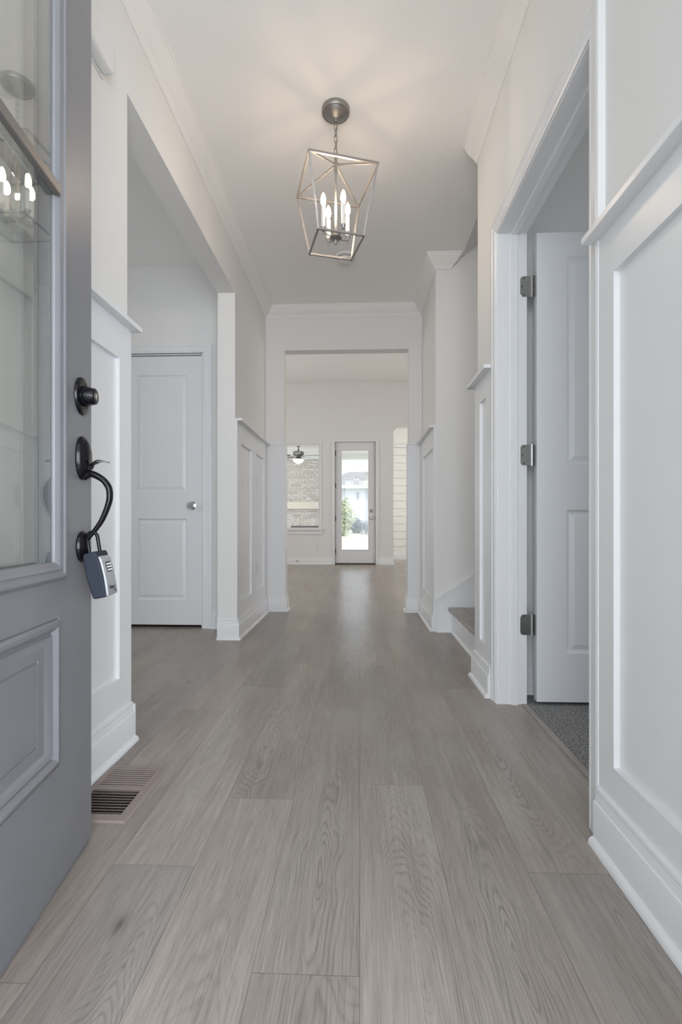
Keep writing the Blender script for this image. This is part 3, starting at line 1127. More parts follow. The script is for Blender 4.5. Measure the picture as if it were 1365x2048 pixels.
door_face(sl, 0.0, -1)
door_face(sl, DT, 1)
sl.slab_sides(0, DW, 0, DT, DB, DH)
a_, b_, c_, d_ = lx0 + 0.02, lx1 - 0.02, lz0 + 0.02, lz1 - 0.02
sl.add([(a_, 0, c_), (b_, 0, c_), (b_, 0, d_), (a_, 0, d_), (a_, DT, c_), (b_, DT, c_), (b_, DT, d_), (a_, DT, d_)],
       [(0, 1, 5, 4), (1, 2, 6, 5), (2, 3, 7, 6), (3, 0, 4, 7)])
sl.obj('slab', M_GREY, d1, smooth=True, angle=30)
# glazing frame rings, both faces
LITE = [(0, 0), (0, 0.002), (0.003, 0.006), (0.008, 0.0085), (0.013, 0.008), (0.017, 0.0048), (0.021, 0.0045), (0.024, 0.006), (0.029, 0.005), (0.033, 0.002), (0.039, -0.002), (0.0395, -0.006), (0.041, -0.008)]
gf = MB()
gf.panelled(lx0, lx1, lz0, lz1, 0.0, -1, [(lx0, lx1, lz0, lz1)], LITE, back='open')
gf.panelled(lx0, lx1, lz0, lz1, DT, 1, [(lx0, lx1, lz0, lz1)], LITE, back='open')
gfo = gf.obj('glazing_frame', M_GREY, d1, smooth=True, angle=30)
gp = MB().box(lx0 + 0.038, lx1 - 0.038, 0.0055, 0.0085, lz0 + 0.038, lz1 - 0.038)
gpo = gp.obj('glass_pane', M_GLASSD, d1)
gp = MB().box(lx0 + 0.038, lx1 - 0.038, 0.0365, 0.0395, lz0 + 0.038, lz1 - 0.038)
gp.obj('glass_pane', M_GLASSD, d1)
mn = MB()
mn.box(lx0 + 0.036, lx1 - 0.036, -0.009, 0.005, 1.487, 1.512)
mn.box(lx0 + 0.036, lx1 - 0.036, DT - 0.005, DT + 0.009, 1.487, 1.512)
mn.obj('muntin', M_BLACK if False else mat('muntin_taupe', (0.14, 0.125, 0.115), 0.4), d1, bevel=0.003)
sw = MB().box(0.0, DW, 0.004, DT - 0.004, 0.002, DB)
sw.obj('bottom_sweep', mat('grey_vinyl', (0.20, 0.21, 0.23), 0.5), d1)
hx = DW - 0.060
# deadbolt
db = MB()
db.lathe([(0, 0), (0.043, 0), (0.0445, 0.002), (0.043, 0.006), (0.038, 0.0075), (0.026, 0.0085), (0.0245, 0.008)], (hx, 0, 1.092), 'Y-', 40, sx=0.86)
do = db.obj('deadbolt', M_BLACK, d1, smooth=True)
dk = MB()
dk.lathe([(0.0235, 0.006), (0.0235, 0.012), (0.0195, 0.030), (0.0185, 0.0335), (0.017, 0.0345), (0.0115, 0.0345), (0.0105, 0.0335), (0, 0.0335)], (hx, 0, 1.092), 'Y-', 40)
dk.obj('cylinder', M_BLACK, do, smooth=True)
dk = MB()
dk.lathe([(0.0095, 0.033), (0.0095, 0.0353), (0.008, 0.0356), (0, 0.0356)], (hx, 0, 1.092), 'Y-', 24)
dk.box(hx - 0.0008, hx + 0.0008, -0.0366, -0.035, 1.087, 1.097)
dk.obj('keyway', M_NICKEL, do, smooth=True)
# thumb-latch handle
hs = MB()
hs.lathe([(0, 0), (0.050, 0), (0.052, 0.003), (0.050, 0.008), (0.045, 0.013), (0.034, 0.018), (0.018, 0.0205), (0, 0.021)], (hx, 0, 0.945), 'Y-', 48, sx=0.62, sy=1.0)
ho = hs.obj('handle', M_BLACK, d1, smooth=True)
def smooth_path(P, n=5):
    out = []
    for i in range(len(P) - 1):
        a, b, c, d = P[max(i - 1, 0)], P[i], P[i + 1], P[min(i + 2, len(P) - 1)]
        for k in range(n):
            t = k / n
            out.append(tuple(0.5 * (2 * b[j] + (c[j] - a[j]) * t + (2 * a[j] - 5 * b[j] + 4 * c[j] - d[j]) * t * t + (3 * b[j] - a[j] - 3 * c[j] + d[j]) * t ** 3) for j in range(len(b))))
    return out + [P[-1]]


gr = MB()
GP = [(0.006, 0.900), (0.014, 0.905), (0.022, 0.908), (0.033, 0.905), (0.047, 0.897), (0.0555, 0.889), (0.0635, 0.876), (0.066, 0.862), (0.0652, 0.846), (0.0606, 0.829),
      (0.0526, 0.808), (0.0446, 0.792), (0.033, 0.775), (0.022, 0.762), (0.014, 0.752), (0.006, 0.742)]
GRAD = [0.0088, 0.0088, 0.0084, 0.0080, 0.0076, 0.0074, 0.0073, 0.0072, 0.0070, 0.0066, 0.0062, 0.0058, 0.0054, 0.0052, 0.0055, 0.006]
GS = smooth_path([(a, b, c) for (a, b), c in zip(GP, GRAD)])
gr.tube([(hx, -q[0], q[1]) for q in GS], [q[2] for q in GS], 16, flat=1.25)
gr.obj('grip', M_BLACK, ho, smooth=True, angle=60)
th = MB()
TQ = smooth_path([(0.010, 0.928, 0.006), (0.022, 0.929, 0.008), (0.030, 0.934, 0.012), (0.040, 0.939, 0.0145), (0.050, 0.940, 0.0145), (0.062, 0.937, 0.011)], 4)
TP = [(q[0], q[1]) for q in TQ]
wds = [q[2] for q in TQ]
vs, fs = [], []
for (o_, z_), wd in zip(TP, wds):
    vs += [(hx - wd, -o_, z_), (hx + wd, -o_, z_), (hx + wd, -o_, z_ - 0.0022), (hx - wd, -o_, z_ - 0.0022)]
for i in range(len(TP) - 1):
    for k in range(4):
        l = (k + 1) % 4
        fs.append((i * 4 + k, i * 4 + l, i * 4 + 4 + l, i * 4 + 4 + k))
fs += [(3, 2, 1, 0), tuple(4 * (len(TP) - 1) + k for k in range(4))]
th.add(vs, fs)
th.prism([(-0.012, 0.929), (-0.031, 0.933), (-0.026, 0.920), (-0.020, 0.915), (-0.014, 0.921)], hx - 0.005, hx + 0.005, 'YZ')
th.obj('thumb_latch', M_BLACK, ho)
lr = MB()
lr.lathe([(0, 0), (0.035, 0), (0.037, 0.003), (0.0355, 0.008), (0.031, 0.0125), (0.018, 0.017), (0, 0.018)], (hx, 0, 0.735), 'Y-', 40, sx=0.80)
lr.obj('lower_rose', M_BLACK, ho, smooth=True)
for zc in (0.25, 1.2, 2.15):
    hg = MB()
    hg.tube([(-0.004, 0.052, zc - 0.05), (-0.004, 0.052, zc + 0.05)], 0.006, 12)
    hg.box(-0.001, 0.0, 0.008, 0.048, zc - 0.05, zc + 0.05)
    hg.obj('hinge', M_HINGEB, d1, smooth=True)
# entrance threshold
mb = MB().box(-0.6, 0.42, Y0 - 0.14, Y0 - 0.02, 0, 0.012)
struct(mb.obj('trim_12', M_SILL), 'bronze threshold of the entrance')

# ------------------------------------------------------------------ key lockbox hanging from the handle
lb = thing('key_lockbox', 'dark grey and silver combination key lockbox hanging from the front door handle', 'lockbox', (-0.670 + 0.1346 * 0.91, 1.198 - 0.9909 * 0.91, 0), AX)
# body outline in (offset from the door, z), extruded along the door
ang = R(9)
cxo, czo = 0.036, 0.722


def lbp(a, b):
    """local box coords: a = across thickness, b = down from the top"""
    return (-(cxo + a * math.cos(ang) + b * math.sin(ang)), czo - b * math.cos(ang) + a * math.sin(ang))


s0, s1 = 0.026, 0.096
ya, yb = DW - s1, DW - s0
side = []
for a, b in ((-0.019, 0.004), (-0.0165, 0.0), (0.008, -0.002), (0.012, 0.0), (0.0165, 0.030), (0.0185, 0.060), (0.0180, 0.100), (0.0165, 0.107), (-0.0100, 0.1075), (-0.0125, 0.104), (-0.0185, 0.060), (-0.0200, 0.030)):
    side.append(lbp(a, b))
bd = MB()
bd.prism(side, ya, yb, 'YZ')
bd.obj('body', M_RUBBER, lb, bevel=0.004, segs=3, smooth=True, angle=50)
fc = MB()
ff = []
for a, b in ((0.0095, 0.012), (0.0150, 0.010), (0.0195, 0.018), (0.0218, 0.040), (0.0232, 0.070), (0.0225, 0.103), (0.0200, 0.106), (0.0150, 0.104)):
    ff.append(lbp(a, b))
fc.prism(ff, ya + 0.005, yb - 0.005, 'YZ')
fco = fc.obj('face_plate', M_SILVER, lb, bevel=0.003, segs=3, smooth=True, angle=50)
ym = (ya + yb) / 2
dl = MB()
rec = [lbp(0.0190, 0.026), lbp(0.0225, 0.026), lbp(0.0238, 0.050), lbp(0.0200, 0.050)]
dl.prism(rec, ym - 0.013, ym + 0.013, 'YZ')
dlo = dl.obj('dial_window', M_INK, fco, bevel=0.001)
dn = MB()
for i in range(4):
    yy = ym - 0.0105 + i * 0.007
    for j in range(3):
        b0 = 0.0295 + j * 0.007
        q = [lbp(0.0228 + j * 0.0004, b0), lbp(0.0241 + j * 0.0004, b0), lbp(0.0243 + j * 0.0004, b0 + 0.0038), lbp(0.0230 + j * 0.0004, b0 + 0.0038)]
        dn.prism(q, yy - 0.0014, yy + 0.0014, 'YZ')
dn.obj('dials', M_WHITEP, dlo)
# shackle
sp = MB()
shp = []
for t in range(0, 13):
    a = R(180 - 15 * t)
    shp.append((0.012 * math.cos(a), -0.036 - 0.012 * math.sin(a)))
pts = [(-0.012, 0.004)] + shp + [(0.012, 0.004)]
P3 = []
for a, b in pts:
    o_, z_ = lbp(a - 0.004, b)
    P3.append((DW - 0.061, o_, z_))
sp.tube(P3, 0.0042, 12)
sp.obj('shackle', M_BLACK, lb, smooth=True, angle=60)


def text_on_box(body, size, bdown, yoff):
    c = bpy.data.curves.new('lettering', 'FONT')
    c.body = body
    c.size = size
    c.extrude = 0.00015
    c.align_x = 'CENTER'
    c.shear = 0.25
    c.space_character = 0.9
    c.materials.append(M_INK)
    tmp = bpy.data.objects.new('text', c)
    me = bpy.data.meshes.new_from_object(tmp)
    bpy.data.objects.remove(tmp)
    o = bpy.data.objects.new('lettering', me)
    COL.objects.link(o)
    o.parent = fco
    # face normal is local -Y (tilted), text x runs along +X of the door (towards the free edge)
    o_, z_ = lbp(0.0236, bdown)
    n = Vector((0, -math.cos(ang), math.sin(ang) * 1.0))
    xax = Vector((1, 0, 0))
    zax = n.normalized()
    yax = zax.cross(xax)
    m = Matrix((xax, yax, zax)).transposed().to_4x4()
    m.translation = Vector((ym + yoff, o_, z_))
    o.matrix_local = m
    return o


# prism() in the 'YZ' plane takes (y, z) pairs, x = position along the door
text_on_box('Master', 0.0135, 0.091, -0.003)
text_on_box('Lock', 0.0065, 0.0975, 0.012)

# ------------------------------------------------------------------ floor register
rg = thing('floor_register', 'taupe metal floor register beside the open grey door', 'floor vent', (-0.7155, 1.4175, 0))
x0, x1, y0, y1 = -0.090, 0.0975, -0.150, 0.150
hx0, hx1, hy0, hy1 = HOLE[0] + 0.7155, HOLE[1] + 0.7155, HOLE[2] - 1.4175, HOLE[3] - 1.4175
f_ = MB()
def ring(mb, outer, inner, z0, z1, zo):
    (a, b, c, d), (e, g, h, i_) = outer, inner
    V = [(a, c, z0), (b, c, z0), (b, d, z0), (a, d, z0), (a + .004, c + .004, zo), (b - .004, c + .004, zo), (b - .004, d - .004, zo), (a + .004, d - .004, zo),
         (e, h, zo), (g, h, zo), (g, i_, zo), (e, i_, zo), (e, h, z1), (g, h, z1), (g, i_, z1), (e, i_, z1)]
    F = []
    for r0 in (0, 4, 8):
        for k in range(4):
            l = (k + 1) % 4
            F.append((r0 + k, r0 + l, r0 + 4 + l, r0 + 4 + k))
    mb.add(V, F)
ring(f_, (x0, x1, y0, y1), (hx0, hx1, hy0, hy1), 0.0, -0.02, 0.0045)
f_.box(hx0, hx1, 0.004, 0.018, -0.006, 0.0043)
f_.obj('frame', M_REG, rg, smooth=True, angle=20)
for half, (ya_, yb_) in enumerate(((hy0, 0.004), (0.018, hy1))):
    n = 9
    for i in range(n):
        yc = ya_ + (i + 0.5) * (yb_ - ya_) / n
        s_ = MB()
        if half == 0:    # near half: leaning away, gaps look dark
            q = [(yc - 0.0012, 0.0043), (yc + 0.0006, 0.0043), (yc + 0.0050, -0.0020), (yc + 0.0040, -0.0026)]
        else:            # far half: broad faces turned up to the camera
            q = [(yc + 0.0036, 0.0043), (yc + 0.0040, 0.0035), (yc - 0.0034, 0.0024), (yc - 0.0036, 0.0033)]
        s_.prism(q, hx0 - 0.001, hx1 + 0.001, 'YZ')
        s_.obj('louver', M_REG, rg)
dx = MB()
V = [(hx0, hy0), (hx1, hy0), (hx1, hy1), (hx0, hy1)]
dx.add([(a, b, -0.004) for a, b in V] + [(a, b, -0.095) for a, b in V], [(0, 1, 5, 4), (1, 2, 6, 5), (2, 3, 7, 6), (3, 0, 4, 7), (4, 5, 6, 7)])
dx.obj('duct', M_DARK, rg)

# ------------------------------------------------------------------ pendant lantern
PX, PY = -0.113, 2.30
ln = thing('pendant_lantern', 'brushed nickel open cage pendant lantern with four lit candle bulbs hanging in the foyer', 'pendant light', (PX, PY, CZ))


def Z(z):
    return z - CZ


c = MB()
c.lathe([(0, 0), (0.0655, 0), (0.0655, -0.016), (0.062, -0.021), (0.054, -0.021), (0.050, -0.026), (0.018, -0.044), (0.012, -0.046), (0.0115, -0.056), (0.007, -0.060), (0, -0.060)], seg=48)
c.obj('canopy', M_NICKEL, ln, smooth=True, angle=40)
ch = MB()
zc = Z(2.672)
k = 0
LL = 0.034
while zc - LL / 2 > Z(2.505):
    pts = []
    for t in range(20):
        a = 2 * math.pi * t / 20
        x = 0.0068 * math.cos(a)
        zz = (LL / 2 - 0.0075) * (1 if math.sin(a) > 0 else -1) + 0.0075 * math.sin(a)
        pts.append((x, 0, zz) if k % 2 == 0 else (0, x, zz))
    rot = Matrix.Rotation(R(25), 3, 'Z')
    ch.tube([tuple(rot @ Vector(p) + Vector((0, 0, zc - LL / 2))) for p in pts], 0.0019, 8, closed=True)
    zc -= LL - 0.0045
    k += 1
ch.tube([(0.004, 0.002, -0.056), (0.005, 0.0, Z(2.58)), (0.003, -0.002, Z(2.49))], 0.0014, 6)
ch.obj('chain', M_NICKEL, ln, smooth=True, angle=60)
cg = MB()
ZT, ZBT, ZAP = Z(2.400), Z(2.099), Z(2.476)
rT, rB = 0.312 / 2, 0.211 / 2
rt = Matrix.Rotation(R(16.5), 3, 'Z')
CT4 = [tuple(rt @ Vector((a * rT, b * rT, 0)) + Vector((0, 0, ZT))) for a, b in ((-1, -1), (1, -1), (1, 1), (-1, 1))]
CB4 = [tuple(rt @ Vector((a * rB, b * rB, 0)) + Vector((0, 0, ZBT))) for a, b in ((-1, -1), (1, -1), (1, 1), (-1, 1))]
for i in range(4):
    cg.bar(CT4[i], CT4[(i + 1) % 4], 0.0095, 0.0095, 0.0047)
    cg.bar(CB4[i], CB4[(i + 1) % 4], 0.0085, 0.0085, 0.0042)
    cg.bar(CT4[i], CB4[i], 0.0085, 0.0085)
    cg.bar(CT4[i], (0, 0, ZAP), 0.0070, 0.0070)
cg.obj('cage', M_CAGE, ln, bevel=0.0006)
stm = MB()
stm.lathe([(0, ZAP + 0.030), (0.006, ZAP + 0.028), (0.007, ZAP + 0.012), (0.011, ZAP + 0.008), (0.011, ZAP - 0.006), (0.0075, ZAP - 0.010), (0.0085, ZAP - 0.03), (0.0062, ZAP - 0.045), (0.0055, ZAP - 0.05), (0.0055, Z(2.150)), (0.006, Z(2.148))], seg=20)
lo = [(0, ZAP + 0.052)]
stm.tube([(0.0085 * math.cos(q), 0, ZAP + 0.035 + 0.009 * math.sin(q)) for q in [2 * math.pi * t / 16 for t in range(16)]], 0.002, 8, closed=True)
stm.obj('stem', M_CAGE, ln, smooth=True)
hb = MB()
hb.lathe([(0.006, Z(2.156)), (0.017, Z(2.152)), (0.019, Z(2.140)), (0.028, Z(2.134)), (0.0285, Z(2.130)), (0.020, Z(2.122)), (0.008, Z(2.119)), (0.0068, Z(2.116)), (0.0068, Z(2.104)), (0.0050, Z(2.101)), (0, Z(2.100))], seg=32)
hb.obj('hub', M_NICKEL, ln, smooth=True, angle=40)
for i in range(4):
    a = R(45 + 90 * i - 11)
    rr = 0.067
    cx_, cy_ = rr * math.cos(a), rr * math.sin(a)
    am = MB()
    am.tube([(0.016 * math.cos(a), 0.016 * math.sin(a), Z(2.140)), (0.035 * math.cos(a), 0.035 * math.sin(a), Z(2.132)), (0.052 * math.cos(a), 0.052 * math.sin(a), Z(2.135)), (cx_, cy_, Z(2.147))], 0.0030, 8)
    am.lathe([(0, Z(2.128)), (0.003, Z(2.129)), (0.0048, Z(2.134)), (0.0028, Z(2.138)), (0.0062, Z(2.141)), (0.0075, Z(2.152)), (0.0105, Z(2.155)), (0.011, Z(2.160)), (0, Z(2.160))], (cx_, cy_, 0), seg=20)
    ao = am.obj('arm', M_NICKEL, ln, smooth=True, angle=40)
    s_ = MB()
    s_.lathe([(0, Z(2.158)), (0.0098, Z(2.158)), (0.0098, Z(2.252)), (0.0075, Z(2.254)), (0, Z(2.254))], (cx_, cy_, 0), seg=24)
    s_.obj('candle_sleeve', M_SLEEVE, ao, smooth=True, angle=40)
    b = MB()
    b.lathe([(0.0070, Z(2.254)), (0.0085, Z(2.260)), (0.0135, Z(2.270)), (0.0170, Z(2.282)), (0.0168, Z(2.292)), (0.0135, Z(2.305)), (0.0085, Z(2.317)), (0.0035, Z(2.328)), (0, Z(2.333))], (cx_, cy_, 0), seg=24)
    bo = b.obj('bulb', M_BULB, ln, smooth=True, angle=70)
    fi = MB()
    fi.lathe([(0, Z(2.257)), (0.0070, Z(2.263)), (0.0125, Z(2.277)), (0.0120, Z(2.292)), (0.0080, Z(2.308)), (0, Z(2.322))], (cx_, cy_, 0), seg=10)
    fi.obj('filament', M_FIL, bo, smooth=True)

# ------------------------------------------------------------------ smoke detector
sd = thing('smoke_detector', 'white round smoke detector on the ceiling behind the lantern', 'smoke detector', (-0.104, 3.565, CZ))
b = MB()
b.lathe([(0, 0), (0.072, 0), (0.073, -0.010), (0.068, -0.014), (0.056, -0.015)], seg=40)
b.obj('base_ring', M_WHITEP, sd, smooth=True, angle=30)
b = MB()
b.lathe([(0.054, -0.010), (0.054, -0.030), (0.050, -0.036), (0.036, -0.040), (0, -0.041)], seg=40)
b.obj('cover', M_WHITEP, sd, smooth=True, angle=30)
b = MB()
b.lathe([(0.0552, -0.0165), (0.0552, -0.0195)], seg=40)
b.obj('vent_slot', M_SLOT, sd)

# ------------------------------------------------------------------ door chime box
dc = thing('door_chime', 'white chime box high on the wall above the open front door', 'door chime', (XL, 1.48, 2.322))
b = MB()
b.box(0, 0.048, -0.105, 0.105, -0.065, 0.065)
b.obj('cover', M_WHITEP, dc, bevel=0.018, segs=5, smooth=True, angle=50)
b = MB()
b.box(0, 0.006, -0.108, 0.108, -0.068, 0.068)
b.obj('back_plate', M_WHITEP, dc, bevel=0.004)

# ------------------------------------------------------------------ switches and outlets


def plate(name, label, cat, loc, rz, wdt, hgt, kind, group=None):
    """wall plate whose face looks along local -Y"""
    t = thing(name, label, cat, loc, rz, group)
    b = MB().box(-wdt / 2, wdt / 2, -0.005, 0, -hgt / 2, hgt / 2)
    b.obj('cover_plate', M_WHITEP, t, bevel=0.002)
    n = max(1, round(wdt / 0.046) - 0) if wdt > 0.08 else 1
    for i in range(n):
        x = (i - (n - 1) / 2) * 0.046
        if kind == 'switch':
            q = MB().box(x - 0.016, x + 0.016, -0.007, -0.004, -0.033, 0.033)
            q.obj('rocker', M_WHITEP, t, bevel=0.001)
            q = MB().box(x - 0.0165, x + 0.0165, -0.0072, -0.0040, -0.0345, -0.0335)
            q.obj('gap_line', M_SLOT, t)
        else:
            for zz in (-0.02, 0.02):
                q = MB().box(x - 0.016, x + 0.016, -0.0065, -0.004, zz - 0.014, zz + 0.014)
                s = q.obj('socket', M_WHITEP, t, bevel=0.001)
                q = MB().box(x - 0.008, x - 0.005, -0.0075, -0.006, zz - 0.005, zz + 0.006).box(x + 0.005, x + 0.008, -0.0075, -0.006, zz - 0.005, zz + 0.006)
                q.obj('slots', M_SLOT, s)
    return t


plate('light_switch', 'large white switch plate on the nearer panel left of the great room opening', 'wall plate', (XL + 0.001, 3.475, 1.118), R(90), 0.09, 0.125, 'switch')
plate('light_switch', 'small flush white switch plate on the farther panel left of the great room opening', 'light switch', (XL + 0.001, 4.02, 1.125), R(90), 0.075, 0.12, 'switch')
plate('light_switch', 'white double switch plate right of the far glass door, upper of the two', 'light switch', (0.455, YW, 1.305), 0, 0.115, 0.115, 'switch')
plate('light_switch', 'white double switch plate right of the far glass door, lower of the two', 'light switch', (0.455, YW, 1.095), 0, 0.115, 0.115, 'switch')
plate('wall_outlet', 'white outlet low on the far wall below the window', 'outlet', (-0.815, YW, 0.35), 0, 0.07, 0.115, 'outlet')
plate('wall_outlet', 'white outlet low on the farther wainscot panel left of the great room opening', 'outlet', (XL + 0.001, 4.03, 0.42), R(90), 0.07, 0.115, 'outlet')
ds = thing('door_stop', 'small dark spring door stop on the far baseboard', 'door stop', (-1.2, YW - 0.016, 0.068))
b = MB()
b.tube([(0, 0, 0), (0, -0.05, 0)], 0.008, 10)
b.obj('spring', M_HINGEB, ds, smooth=True)
b = MB()
b.tube([(0, -0.05, 0), (0, -0.06, 0)], 0.011, 10)
b.obj('tip', M_SLOT, ds, smooth=True)

# ------------------------------------------------------------------ far glazed door and window
d4 = sempty('door_4', 'white full-glass back door with nickel lockset', (DX0, YW + 0.030, 0))
DWF = DX1 - DX0
sl = MB()
gl = (0.126, 0.126 + 0.512, 0.285, 2.205)
FP = [(0, 0), (0.0, 0.006), (0.012, 0.008), (0.022, 0.002), (0.024, -0.018)]
q = (gl[0] - 0.022, gl[1] + 0.022, gl[2] - 0.022, gl[3] + 0.022)
a0_, a1_ = 0.004, DWF - 0.004
sl.panelled(a0_, a1_, 0.028, DZ1 - 0.005, 0, -1, [q], FP, back='open')
sl.panelled(a0_, a1_, 0.028, DZ1 - 0.005, 0.045, 1, [q], FP, back='open')
sl.slab_sides(a0_, a1_, 0, 0.045, 0.028, DZ1 - 0.005)
sl.obj('slab', M_DOORW, d4)
MB().box(gl[0] - 0.002, gl[1] + 0.002, 0.019, 0.026, gl[2] - 0.002, gl[3] + 0.002).obj('glass_pane', M_GLASS, d4)
b = MB()
b.lathe([(0.03, 0), (0.03, 0.006), (0.012, 0.012), (0.012, 0.03), (0.026, 0.042), (0.026, 0.055), (0, 0.062)], (0.695, 0, 0.895), 'Y-', 20)
b.obj('knob', M_CHROME, d4, smooth=True)
b = MB()
b.lathe([(0.030, 0), (0.030, 0.006), (0.022, 0.014), (0.022, 0.02), (0, 0.02)], (0.695, 0, 1.035), 'Y-', 20)
b.obj('deadbolt', M_NICKEL, d4, smooth=True)
for zc in (2.15, 1.52, 0.885, 0.255):
    b = MB()
    b.box(-0.001, 0.014, -0.014, -0.0005, zc - 0.052, zc + 0.052)
    b.obj('hinge', M_HINGEB, d4)
MB().box(DWF - 0.004, DWF + 0.004, -0.003, 0.01, 0.86, 0.93).obj('strike', M_HINGEB, d4)
mb = MB().box(DX0, DX1, YW - 0.01, YW2 + 0.02, -0.002, 0.024)
struct(mb.obj('trim_13', M_SILL), 'bronze sill of the back door')
mb = MB()
mb.box(DX0 - 0.004, DX0 + 0.0, YW, YW2, 0, DZ1).box(DX1, DX1 + 0.004, YW, YW2, 0, DZ1)
casing(mb, 'X', YW, -1, DX0 - 0.002, DX1 + 0.002, DZ1 + 0.002)
struct(mb.obj('trim_14', M_TRIM, smooth=True, angle=25), 'white casing of the back door')

w1 = sempty('window_1', 'fixed white window looking onto the porch fireplace', (WX0, YW, WZ0))
WW, WH = WX1 - WX0, WZ1 - WZ0
mb = MB()
mb.box(0, 0.02, 0.0, 0.14, 0, WH).box(WW - 0.02, WW, 0.0, 0.14, 0, WH).box(0.02, WW - 0.02, 0.0, 0.14, WH - 0.02, WH).box(0.02, WW - 0.02, 0.0, 0.14, 0, 0.02)
mb.obj('window_frame', M_TRIM, w1, bevel=0.002)
MB().box(0.018, WW - 0.018, 0.09, 0.096, 0.018, WH - 0.018).obj('glass_pane', M_GLASS, w1)
MB().box(-0.08, WW + 0.06, -0.045, 0.02, -0.035, 0.0).box(-0.06, WW + 0.045, -0.018, 0, -0.11, -0.037).obj('window_sill', M_TRIM, w1, bevel=0.003)
mb = MB()
mb.box(-0.04, 0, -0.012, 0, 0, WH + 0.04).box(WW, WW + 0.04, -0.012, 0, 0, WH + 0.04).box(0, WW, -0.012, 0, WH, WH + 0.04)
mb.obj('casing', M_TRIM, w1, bevel=0.002)

# ------------------------------------------------------------------ porch
mb = MB().box(-4.5, 3.5, YW2 + 0.0, 13.9, -0.16, -0.03)
mb.box(NX0 - 0.13, 3.5, 9.6, 11.0, -0.15, -0.02)
struct(mb.obj('floor_porch', M_CONC), 'concrete porch slab')
mb = MB()
mb.box(-4.5, NX0 - 0.12, YW2, 13.9, 2.62, 2.70)
mb.box(-4.5, 3.5, 12.9, 13.12, 2.49, 2.62)
struct(mb.obj('ceiling_porch', M_PORCH), 'white porch ceiling and beam')
BX0, BX1, BY = -2.35, -0.62, 13.0
fp = thing('fireplace', 'whitewashed brick outdoor fireplace with cream mantel on the back porch', 'fireplace', ((BX0 + BX1) / 2, BY, 0))
ox = (BX0 + BX1) / 2
mb = MB()
fx0, fx1 = -1.83 - ox, -1.00 - ox
mb.box(BX0 - ox, fx0, 0, 0.6, -0.03, 2.485)
mb.box(fx1, BX1 - ox, 0, 0.6, -0.03, 2.485)
mb.box(fx0, fx1, 0, 0.6, 0.93, 2.485)
mb.box(fx0, fx1, 0.5, 0.6, -0.03, 0.72)
mb.obj('brick_chimney', M_BRICK, fp)
MB().box(fx0, fx1, -0.012, 0.6, 0.725, 0.93).obj('soldier_course', M_BRICKV, fp)
MB().box(fx0, fx1, -0.016, 0.1, 0.665, 0.725).obj('steel_lintel', M_LINTEL, fp)
MB().box(BX0 - ox + 0.1, BX1 - ox - 0.1, -0.2, 0.0, 1.175, 1.362).obj('mantel', M_MANTEL, fp, bevel=0.008)
plate('wall_outlet', 'white outlet on the whitewashed brick above the porch mantel', 'outlet', (-1.365, BY - 0.001, 1.45), 0, 0.115, 0.075, 'outlet')

fn = thing('ceiling_fan', 'grey five-blade ceiling fan with lit bowl lamp on the back porch', 'ceiling fan', (-1.42, 11.3, 2.62))
b = MB()
b.lathe([(0, 0), (0.06, 0), (0.05, -0.04), (0.014, -0.06), (0.014, -0.13), (0.035, -0.155), (0.05, -0.165)], seg=24)
b.obj('downrod', M_FAN, fn, smooth=True)
b = MB()
b.lathe([(0.04, -0.150), (0.12, -0.170), (0.128, -0.18), (0.128, -0.235), (0.11, -0.25), (0.07, -0.265), (0.065, -0.30), (0.07, -0.305), (0.09, -0.325), (0.13, -0.333), (0.13, -0.345), (0, -0.345)], seg=32)
b.obj('motor', M_FAN, fn, smooth=True, angle=30)
b = MB()
b.lathe([(0.122, -0.346), (0.125, -0.362), (0.105, -0.395), (0.06, -0.430), (0.02, -0.448), (0, -0.45)], seg=32)
b.obj('lamp_bowl', M_FANL, fn, smooth=True)
for i in range(5):
    a = R(72 * i - 12)
    b = MB()
    ca, sa = math.cos(a), math.sin(a)

    def TP_(x, y, z):
        return (x * ca - y * sa, x * sa + y * ca, z)
    out = [(0.20, -0.045), (0.30, -0.058), (0.55, -0.066), (0.64, -0.062), (0.66, -0.04), (0.66, 0.04), (0.64, 0.062), (0.55, 0.066), (0.30, 0.058), (0.20, 0.045)]
    vs = [TP_(x, y * 0.97, -0.262 + y * 0.22) for x, y in out] + [TP_(x, y * 0.97, -0.268 + y * 0.22) for x, y in out]
    n = len(out)
    b.add(vs, [tuple(range(n)), tuple(range(2 * n - 1, n - 1, -1))] + [(k, (k + 1) % n, (k + 1) % n + n, k + n) for k in range(n)])
    bo = b.obj('blade', M_BLADE, fn)
    b = MB()
    b.bar(TP_(0.09, 0, -0.255), TP_(0.26, 0, -0.270), 0.03, 0.006)
    b.obj('blade_iron', M_FAN, bo)

# ------------------------------------------------------------------ yard and neighbour house
mb = MB()
NXg, NYg = 40, 40
vs = []
for j in range(NYg + 1):
    for i in range(NXg + 1):
        x = -30 + 60 * i / NXg
        y = 13.9 + 46.1 * j / NYg
        t = max(0, min(1, (y - 14) / 19))
        vs.append((x, y, -0.15 + 0.62 * t * t * (3 - 2 * t) + 0.02 * math.sin(x * 1.7 + y)))
fs = [(j * (NXg + 1) + i, j * (NXg + 1) + i + 1, (j + 1) * (NXg + 1) + i + 1, (j + 1) * (NXg + 1) + i) for j in range(NYg) for i in range(NXg)]
mb.add(vs, fs)
mb.box(-30, -4.5, 9, 13.9, -0.3, -0.15).box(3.5, 30, 9, 13.9, -0.3, -0.15)
tag(mb.obj('lawn', M_GRASS), 'pale sunlit lawn behind the back porch', 'grass', kind='stuff')
mb = MB().box(-30, 30, -14, Y0 - 0.16, -0.16, -0.02)
struct(mb.obj('floor_entry', M_CONC), 'concrete walk outside the front door')
